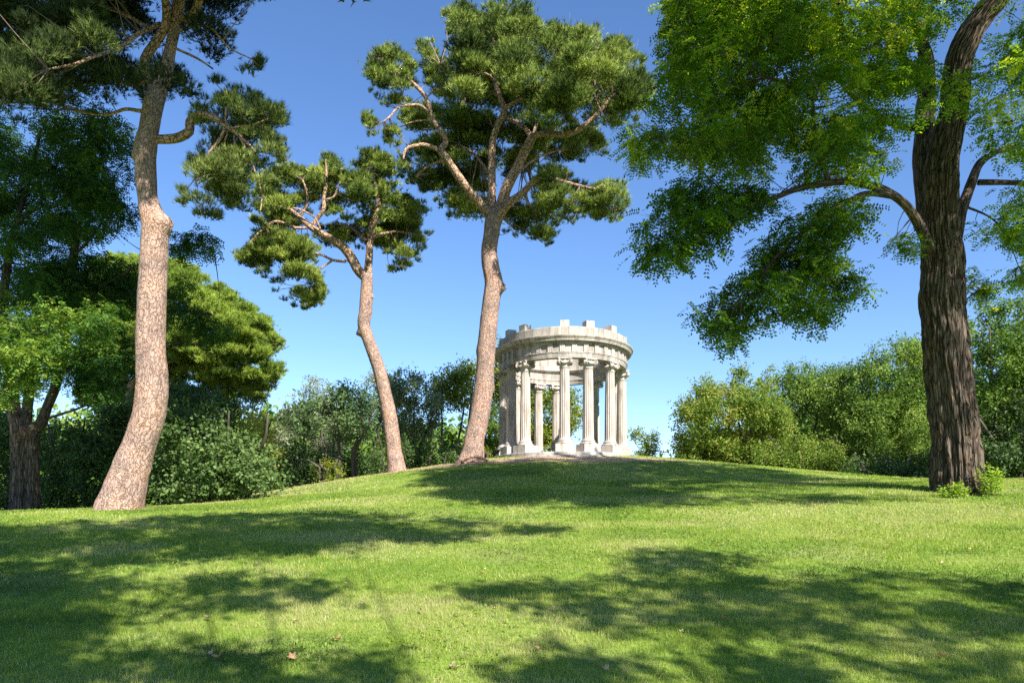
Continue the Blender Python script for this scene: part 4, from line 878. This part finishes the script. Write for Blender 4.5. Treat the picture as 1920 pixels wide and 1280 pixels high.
build_tree('locust_tree', 'forked locust tree at the far left with deep green feathery crown', 'tree', (42, 955, YE), [trE, trE2, trE3], lmE,
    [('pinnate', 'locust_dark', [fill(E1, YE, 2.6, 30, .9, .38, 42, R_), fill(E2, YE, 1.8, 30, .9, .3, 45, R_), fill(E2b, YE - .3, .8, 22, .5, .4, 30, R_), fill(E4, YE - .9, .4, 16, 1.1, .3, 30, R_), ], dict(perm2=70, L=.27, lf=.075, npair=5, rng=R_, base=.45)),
     ('pinnate', 'locust_dark', [fill(E3, YE - 3.8, 1.4, 28, 1.1, .2, 45, R_)], dict(perm2=80, L=.27, lf=.075, npair=5, rng=R_, base=.8))],  # front spray tinted lighter, sunlight put into the leaf colour
    'bark_dark', 'bark_dark', twigmat='dtwig', twig_every=4, twig_r=.012, seed=31, flare=.15, hi=60, tmax=3)

# ------------------------------------------------------------------ background trees and shrubs
def shrub(name, label, cat, poly, Y, thick, rpx, mat, size, dens, base=.5, gap=0., gs=40., stems=None, seed=1, over=1.3, group=None, asp=.62, tw=5, flat=.8):
    R_ = np.random.default_rng(seed); C, R = fill(poly, Y, thick, rpx, over, gap, gs, R_)
    q = np.asarray(poly, float); cx = q[:, 0].mean(); bx = (cx - CX) / F * Y; gz = float(ground(bx, Y)); by = HY - (gz - EYE) / Y * F; top = q[:, 1].min()
    if stems is None: stems = [cx + (q[:, 0].max() - q[:, 0].min()) * u for u in (-.18, 0, .2)]
    lims = []
    wpx = max(3, .05 / Y * F * 2.4)
    for k, sx in enumerate(stems):
        ex = sx + R_.normal() * 14 + (sx - cx) * .5; hgt = by - top
        lims.append([(sx, by + 3, wpx * 1.3, Y), (sx + R_.normal() * 4, by - hgt * .3, wpx, Y + R_.normal() * .2), ((sx + ex) / 2 + R_.normal() * 5, by - hgt * .55, wpx * .7, Y + R_.normal() * .4), (ex, by - hgt * .8, wpx * .4, Y + R_.normal() * .6)])
    ok = C[:, 2] > ground(C[:, 0], C[:, 1]) + .05
    return build_tree(name, label, cat, (cx, by, Y), lims, [], [('leaves', mat, [(C[ok], R[ok])], dict(perm3=dens, size=size, asp=asp, base=base, rng=R_, flat=flat))], 'dark_plain', 'dark_plain', group, 'dtwig', tw, .012, seed=seed, hi=8)
M['dark_plain'] = M['dtwig']

BK = [
 # name, label, cat, poly, Y, thick, rpx, mat, size, dens, opts
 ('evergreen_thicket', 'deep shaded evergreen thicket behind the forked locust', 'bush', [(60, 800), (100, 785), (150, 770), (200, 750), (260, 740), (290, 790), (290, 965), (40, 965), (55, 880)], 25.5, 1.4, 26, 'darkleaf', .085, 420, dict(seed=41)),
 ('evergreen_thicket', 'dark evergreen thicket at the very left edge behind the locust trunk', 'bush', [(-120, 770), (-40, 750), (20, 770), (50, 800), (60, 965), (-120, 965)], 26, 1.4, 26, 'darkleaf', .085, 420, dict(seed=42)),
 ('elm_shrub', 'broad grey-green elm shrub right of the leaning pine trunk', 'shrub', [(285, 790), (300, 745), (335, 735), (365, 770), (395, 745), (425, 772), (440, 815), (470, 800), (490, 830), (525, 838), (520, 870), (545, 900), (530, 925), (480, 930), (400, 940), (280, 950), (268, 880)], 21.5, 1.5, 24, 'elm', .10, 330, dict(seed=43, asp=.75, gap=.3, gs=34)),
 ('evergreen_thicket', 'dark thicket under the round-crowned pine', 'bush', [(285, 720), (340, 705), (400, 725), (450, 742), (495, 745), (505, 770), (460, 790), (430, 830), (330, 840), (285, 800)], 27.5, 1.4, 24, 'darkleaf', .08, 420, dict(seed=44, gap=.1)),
 ('yellow_shrub', 'pale yellow-leaved shrub at the foot of the round pine', 'shrub', [(436, 775), (455, 758), (480, 752), (505, 770), (518, 810), (530, 855), (520, 880), (495, 860), (470, 830), (445, 805)], 25, .8, 17, 'yellowleaf', .075, 420, dict(seed=45, gap=.3, gs=25)),
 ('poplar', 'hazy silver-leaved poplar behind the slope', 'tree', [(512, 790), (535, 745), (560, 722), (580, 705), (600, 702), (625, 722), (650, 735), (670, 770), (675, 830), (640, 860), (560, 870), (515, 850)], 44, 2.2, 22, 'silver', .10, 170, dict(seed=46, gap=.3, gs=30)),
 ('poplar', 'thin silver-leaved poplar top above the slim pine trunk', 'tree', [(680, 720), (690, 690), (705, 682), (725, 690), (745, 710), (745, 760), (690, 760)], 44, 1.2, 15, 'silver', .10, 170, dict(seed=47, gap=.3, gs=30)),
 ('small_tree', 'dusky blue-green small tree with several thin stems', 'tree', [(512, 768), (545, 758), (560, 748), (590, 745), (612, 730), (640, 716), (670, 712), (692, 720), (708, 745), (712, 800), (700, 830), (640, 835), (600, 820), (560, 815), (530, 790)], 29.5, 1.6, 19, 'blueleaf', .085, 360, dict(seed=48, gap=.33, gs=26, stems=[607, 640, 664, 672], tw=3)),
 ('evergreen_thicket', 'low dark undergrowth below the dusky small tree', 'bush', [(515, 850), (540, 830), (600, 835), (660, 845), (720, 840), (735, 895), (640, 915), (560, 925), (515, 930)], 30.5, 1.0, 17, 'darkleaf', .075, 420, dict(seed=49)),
 ('spindly_shrub', 'yellow-green spindly shrub at the lip of the slope', 'shrub', [(590, 870), (615, 850), (640, 870), (655, 900), (600, 915), (585, 900)], 28.8, .5, 13, 'oak', .06, 420, dict(seed=50, gap=.3, gs=20)),
 ('olive_tree', 'grey-green olive tree between the two slim trunks', 'tree', [(700, 780), (705, 730), (720, 705), (745, 690), (775, 695), (800, 690), (828, 700), (836, 740), (830, 790), (812, 830), (770, 835), (735, 850), (715, 830)], 36, 2.0, 21, 'olive', .095, 300, dict(seed=51, gap=.28, gs=30, stems=[745, 770, 790], tw=3)),
 ('oak_tree', 'yellow-green oak rising behind the great pine trunk', 'tree', [(798, 760), (800, 715), (820, 700), (838, 680), (856, 684), (868, 668), (882, 664), (900, 690), (905, 760), (890, 820), (870, 815), (855, 770), (815, 780)], 38, 1.8, 19, 'oak', .105, 240, dict(seed=52, gap=.26, gs=30, tw=3)),
 ('oak_tree', 'yellow-green oak seen through the temple columns', 'tree', [(918, 690), (925, 650), (932, 612), (942, 615), (950, 660), (985, 690), (1040, 715), (1075, 722), (1092, 745), (1096, 790), (1088, 830), (1070, 810), (1060, 835), (1020, 860), (930, 862), (918, 800)], 40, 1.8, 20, 'oak', .115, 230, dict(seed=53, gap=.2, gs=34)),
 ('evergreen_thicket', 'dark low bushes left of the great pine base', 'bush', [(735, 840), (760, 820), (790, 825), (815, 835), (840, 830), (870, 820), (885, 868), (820, 872), (735, 890)], 32, 1.0, 15, 'darkleaf', .075, 420, dict(seed=54)),
 ('leafy_sprout', 'bright leafy sprout between the great pine and the temple', 'plant', [(904, 862), (906, 840), (918, 836), (926, 845), (926, 866)], 29.6, .3, 9, 'oak', .06, 700, dict(seed=55)),
 ('evergreen_thicket', 'dark bush in the gap behind the left temple columns', 'bush', [(900, 830), (904, 790), (915, 760), (932, 740), (940, 800), (940, 860), (905, 862)], 36.5, .8, 15, 'greenleaf', .08, 420, dict(seed=56)),
 ('sapling', 'small open sapling alone on the skyline right of the temple', 'tree', [(1178, 818), (1183, 803), (1200, 801), (1212, 812), (1224, 803), (1234, 812), (1236, 830), (1243, 850), (1240, 862), (1195, 862), (1190, 845), (1202, 832)], 33, .5, 9, 'mixleaf', .075, 520, dict(seed=57, gap=.36, gs=14, stems=[1212], tw=2)),
 ('mixed_tree', 'yellow-tinged tree at the left end of the right-hand grove', 'tree', [(1262, 860), (1266, 800), (1262, 755), (1285, 738), (1300, 712), (1330, 706), (1352, 715), (1372, 712), (1400, 700), (1440, 712), (1468, 740), (1490, 790), (1480, 830), (1440, 870), (1380, 880), (1270, 876)], 32, 2.2, 22, 'mixleaf', .085, 430, dict(seed=58, gap=.05, gs=30, base=.5, over=1.7)),
 ('wild_shoot', 'tall thin shoot above the yellow-tinged tree', 'tree', [(1368, 720), (1372, 690), (1385, 684), (1402, 690), (1402, 706), (1385, 720), (1384, 735)], 32.6, .3, 9, 'mixleaf', .085, 600, dict(seed=59, gap=.2, gs=14, stems=[1380])),
 ('wild_shoot', 'bent leafy shoot on the grove skyline', 'tree', [(1432, 710), (1436, 690), (1450, 678), (1454, 686), (1444, 700), (1444, 725)], 32.6, .2, 7, 'mixleaf', .08, 600, dict(seed=60, stems=[1440])),
 ('green_tree', 'rounded mid-green tree in the centre of the grove', 'tree', [(1420, 740), (1440, 706), (1475, 682), (1500, 676), (1530, 680), (1558, 688), (1580, 680), (1610, 670), (1625, 770), (1580, 820), (1520, 830), (1480, 800), (1455, 760)], 36, 2.4, 23, 'greenleaf', .085, 400, dict(seed=61, base=.5, over=1.8)),
 ('green_tree', 'tall domed tree left of the locust trunk', 'tree', [(1585, 720), (1605, 672), (1625, 650), (1655, 640), (1680, 630), (1720, 632), (1755, 650), (1765, 780), (1760, 870), (1690, 885), (1620, 880), (1580, 820), (1560, 790)], 33, 2.4, 24, 'greenleaf', .085, 430, dict(seed=62, base=.5, over=1.7)),
 ('bramble_shrub', 'low tangled shrubs along the foot of the grove', 'shrub', [(1380, 885), (1420, 845), (1460, 815), (1510, 800), (1560, 815), (1600, 850), (1600, 895), (1480, 895)], 29.5, 1.3, 20, 'mixleaf', .075, 430, dict(seed=63, base=.42)),
 ('evergreen_thicket', 'dark leaves added as shade directly left of the locust trunk', 'bush', [(1580, 860), (1640, 850), (1700, 860), (1760, 840), (1760, 925), (1640, 912), (1560, 900)], 27.5, 1.4, 18, 'darkleaf', .08, 420, dict(seed=64, gap=.3)),  # dark foliage standing in for plain shade beneath the domed tree
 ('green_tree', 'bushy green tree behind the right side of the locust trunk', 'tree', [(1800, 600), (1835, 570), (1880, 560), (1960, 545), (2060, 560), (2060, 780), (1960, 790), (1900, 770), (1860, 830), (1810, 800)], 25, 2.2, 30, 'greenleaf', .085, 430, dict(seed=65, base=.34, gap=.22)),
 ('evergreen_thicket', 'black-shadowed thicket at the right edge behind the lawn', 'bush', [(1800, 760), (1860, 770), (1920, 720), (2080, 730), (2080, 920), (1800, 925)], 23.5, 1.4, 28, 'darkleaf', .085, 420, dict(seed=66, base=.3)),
]
for nm, lb, ct, poly, Y, th, rp, mt, sz, dn, op in BK:
    shrub(nm, lb, ct, poly, Y, th, rp, mt, sz, dn, **op)

# far woodland that closes the view between and behind the near trees
R_ = np.random.default_rng(71); g = Geo()
a = R_.uniform(radians(-58), radians(58), 900); d = R_.uniform(62, 78, 900)
x, y = np.sin(a) * d, np.cos(a) * d; hmax = 5.5 + 3.2 * fbm(a * 9, 0, 0, 3, 2) ; hmax = hmax * (1 - .82 * np.exp(-((a - .13) / .15)**4))
hz = R_.random(900)**.8 * hmax
leaves(g, np.stack([x, y, ground(x, y) + hz], -1), R_.uniform(1.0, 1.9, 900), 24, .45, .7, .45, rng=R_)
a = R_.uniform(radians(-44), radians(-12), 500); d = R_.uniform(46, 56, 500); x, y = np.sin(a) * d, np.cos(a) * d
leaves(g, np.stack([x, y, ground(x, y) + R_.uniform(.1, 2.6, 500)], -1), R_.uniform(.8, 1.3, 500), 24, .35, .7, .4, rng=R_)
tag(g.build('woodland', M['greenleaf']), 'far band of mixed green woodland beyond the park', 'woodland', kind='stuff')
# trees outside the picture, behind the camera: they cast the dappled shade over the lawn
R_ = np.random.default_rng(81)
SA = [([(-420, 990), (0, 985), (150, 975), (420, 962), (700, 960), (830, 974), (960, 980), (1050, 992), (1030, 1000), (880, 1004), (880, 1018), (700, 1014), (640, 1030), (560, 1036), (420, 1046), (200, 1060), (-420, 1090)], 330, 8.6, 11.5, .42, .30),
      ([(-500, 1075), (0, 1070), (130, 1080), (110, 1150), (150, 1190), (90, 1230), (70, 1330), (-500, 1330)], 170, 8.0, 10, .5, .2),
      ([(150, 1092), (350, 1075), (500, 1088), (600, 1106), (520, 1128), (420, 1150), (250, 1185), (150, 1190)], 36, 8.0, 9.5, .3, .46),
      ([(550, 1092), (600, 1086), (628, 1100), (620, 1132), (570, 1130)], 8, 8, 9, .3, 0), ([(860, 1088), (900, 1096), (985, 1100), (960, 1122), (880, 1122)], 10, 8, 9, .3, 0),
      ([(120, 1250), (300, 1222), (420, 1232), (600, 1252), (700, 1236), (770, 1250), (700, 1340), (120, 1340)], 38, 7.5, 9, .32, .38)]
SB = [([(1150, 1045), (1230, 1036), (1380, 1046), (1440, 1058), (1330, 1068), (1220, 1078), (1170, 1060)], 22, 8.5, 10, .34, .2),
      ([(960, 1102), (1200, 1090), (1290, 1108), (1480, 1078), (1560, 1090), (1640, 1070), (1900, 1096), (2300, 1090), (2300, 1330), (1720, 1300), (1600, 1190), (1400, 1180), (1200, 1192), (1050, 1180), (980, 1130)], 125, 8.0, 10, .34, .42),
      ([(960, 1212), (1080, 1222), (1160, 1242), (1210, 1275), (1100, 1330), (950, 1330)], 26, 7.5, 9, .3, .36), ([(1300, 1222), (1450, 1222), (1520, 1262), (1600, 1330), (1400, 1330), (1340, 1262)], 24, 7.5, 9, .3, .36)]
for nm, lb, sets, tx, ty in (('plane_tree', 'broad plane tree behind the viewpoint shading the left lawn', SA, 5.0, -8.0), ('plane_tree', 'plane tree behind the viewpoint shading the right lawn', SB, 12.5, -8.0)):
    cl = [shade(p, n_, h0, h1, rd, R_, gp) for p, n_, h0, h1, rd, gp in sets]
    allc = np.vstack([c for c, r in cl]); gz = float(ground(tx, ty)); root = thing(nm, lb, 'tree', (tx, ty, gz))
    g = Geo(); hub = np.array([tx, ty, gz + 5.0]); tube(g, [(tx, ty, gz - .2), (tx + .1, ty, gz + 2), tuple(hub)], [.38, .30, .2], 40, .12, furrow(5, .3)); g.build('trunk', M['bark_dark'], root, smooth=True)
    g = Geo(); sel = allc[R_.choice(len(allc), 6, replace=False)]
    sk = [hub]
    for c in sel:
        m = hub * .5 + c * .5 + np.array([0, 0, -.8 + R_.random()]); m[2] = max(m[2], gz + 6.0); L_ = [tuple(hub), tuple(m), tuple(c)]; tube(g, L_, [.05, .022, .006], 8, .3); CC, _ = spline(L_, [1, 1, 1], .4); sk += list(CC)
    g.build('limbs', M['bark_dark'], root, smooth=True)
    g = Geo(); twigs(g, allc, np.full(len(allc), .4), sk, .015, 6, rng=R_, maxlen=4); g.build('twigs', M['dtwig'], root)
    g = Geo()
    for c, r in cl:
        if len(c): leaves(g, c, r, 190, .12, .8, .5, rng=R_)
    g.build('crown', M['greenleaf'], root)

# ------------------------------------------------------------------ sprouts at the locust foot, fallen leaves, weeds
def sprout(label, px, py, w_, h_, Y, mat, seed):
    R_ = np.random.default_rng(seed); c = P(px, py, Y); c[2] = ground(c[0], c[1]); root = thing('sprout', label, 'plant', c, 'leafy sprouts round the locust foot')
    g = Geo(); gl = Geo(); W = w_ * Y / F; H = h_ * Y / F; n = int(8 + W * 30)
    for k in range(n):
        x = R_.uniform(-W / 2, W / 2); hh = H * R_.uniform(.45, 1) * (1 - .5 * abs(x / W)); b = c + [x, R_.uniform(-.1, .1), -.02]; b[2] = ground(b[0], b[1]) - .01
        e = b + [R_.normal() * .08, R_.normal() * .06, hh]; tube(g, [b, (b + e) / 2 + R_.normal(size=3) * .03, e], [.006, .005, .002], 4, .1)
        m = int(26 + hh * 60); f = R_.uniform(.15, 1.05, m)[:, None]; B = b + (e - b) * f
        D = unit(R_.normal(size=(m, 3)) * [1, 1, .45] + [0, 0, .15]); N = unit(np.array([0, -.3, 1.]) + R_.normal(size=(m, 3)) * .4)
        leafgeo(gl, B + D * .03, D, N, R_.uniform(.045, .08, m), R_.uniform(.022, .036, m), np.clip(.6 + R_.normal(size=m) * .2, 0, 1))
    g.build('stems', M['dtwig'], root); gl.build('leaves', M[mat], root)
sprout('bright green sprouts climbing the right side of the locust foot', 1860, 916, 36, 70, 15.8, 'locust_fresh', 91)
sprout('low bright sprouts in front of the locust trunk', 1790, 930, 40, 30, 15.7, 'locust_fresh', 92)

def leafmesh(seed, kind):
    R_ = np.random.default_rng(seed); g = Geo(); n = 18; th = np.arange(n) / n * 2 * pi
    lob = 1 + (.28 * np.cos(th * 5) if kind == 1 else .05 * np.cos(th * 2)); a, b = (.05, .045) if kind == 1 else (.06, .026)
    rings = []
    for f in (.5, 1.):
        x = a * np.cos(th) * lob * f; y = b * np.sin(th) * lob * f; z = .9 * (y**2 / b) * 1.0 + .5 * (x**2 / a) * R_.uniform(.2, 1) + .004 * np.sin(th * 3 + seed) * f
        rings.append(np.stack([x, y, z + .012], -1))
    V = np.vstack([[[0, 0, .010]], rings[0], rings[1]]); k = np.arange(n)
    g.add(V, np.stack([1 + k, 1 + (k + 1) % n, 1 + n + (k + 1) % n, 1 + n + k], -1), np.stack([np.zeros(n, int), 1 + (k + 1) % n, 1 + k], -1), tint=np.clip(R_.random() * .8 + .1 + .1 * np.cos(th[np.r_[0, k, k]]), 0, 1))
    tube(g, [(a * .9, 0, .02), (a * 1.3, .004, .025), (a * 1.6, 0, .018)], [.0018, .0015, .0012], 5, .02)
    return g
LM = []
for k in range(6):
    o = leafmesh(k + 3, 1 if k < 4 else 2).build('fallen_leaf', M['dryleaf'], smooth=True); me = o.data; sm = me.modifiers if hasattr(me, 'modifiers') else None
    bpy.data.objects.remove(o); LM.append(me)
SPEC = [(405, 1242, 1.5, 'brown curled leaf on the shaded grass at lower left', 0), (395, 1238, 1.0, 'small tan leaf touching the brown curled leaf', 1), (548, 1240, 1.2, 'pinkish leaf at the lower left beside the shade edge', 2), (634, 1208, 1.2, 'pale folded leaf in the sunny grass at lower left', 3),
        (388, 1166, 1.6, 'long yellow-green leaf lying at the edge of left shade', 4), (555, 1170, 1.0, 'narrow peach leaf between the shade bands', 5), (850, 1266, 1.3, 'pink-brown leaf at the bottom centre of the lawn', 1), (1355, 1168, 1.9, 'largest pale grey leaf lying in the right shade', 3),
        (1010, 1222, .8, 'small beige leaf at the bottom shade edge near the centre', 2), (1137, 1265, .9, 'golden leaf at the bottom of the lawn right of centre', 0), (1575, 1232, 1.0, 'orange leaf in the lower right shade', 1), (1765, 1243, 1.3, 'pale narrow leaf in the lower right corner shade', 5), (1833, 1198, .9, 'white leaf fleck near the right edge', 2)]
R_ = np.random.default_rng(101)
def put_leaf(px, py, s, k, label):
    p = hit(px, py)[0]; o = bpy.data.objects.new('fallen_leaf', LM[k]); COL.objects.link(o)
    o.location = (p[0], p[1], p[2] + .022); o.rotation_euler = (R_.normal() * .25 + .25, R_.normal() * .25, R_.uniform(0, 6.28)); o.scale = (s, s, s)
    tag(o, label, 'leaf', 'dry leaves fallen on the lawn')
for px, py, s, lb, k in SPEC: put_leaf(px, py, s * .62, k, lb)
for k in range(44):
    u = R_.random()**1.3; put_leaf(R_.uniform(60, 1900), 985 + u * 285, R_.uniform(.25, .55), int(R_.integers(0, 6)), 'tiny dry leaf fleck scattered in the open lawn')
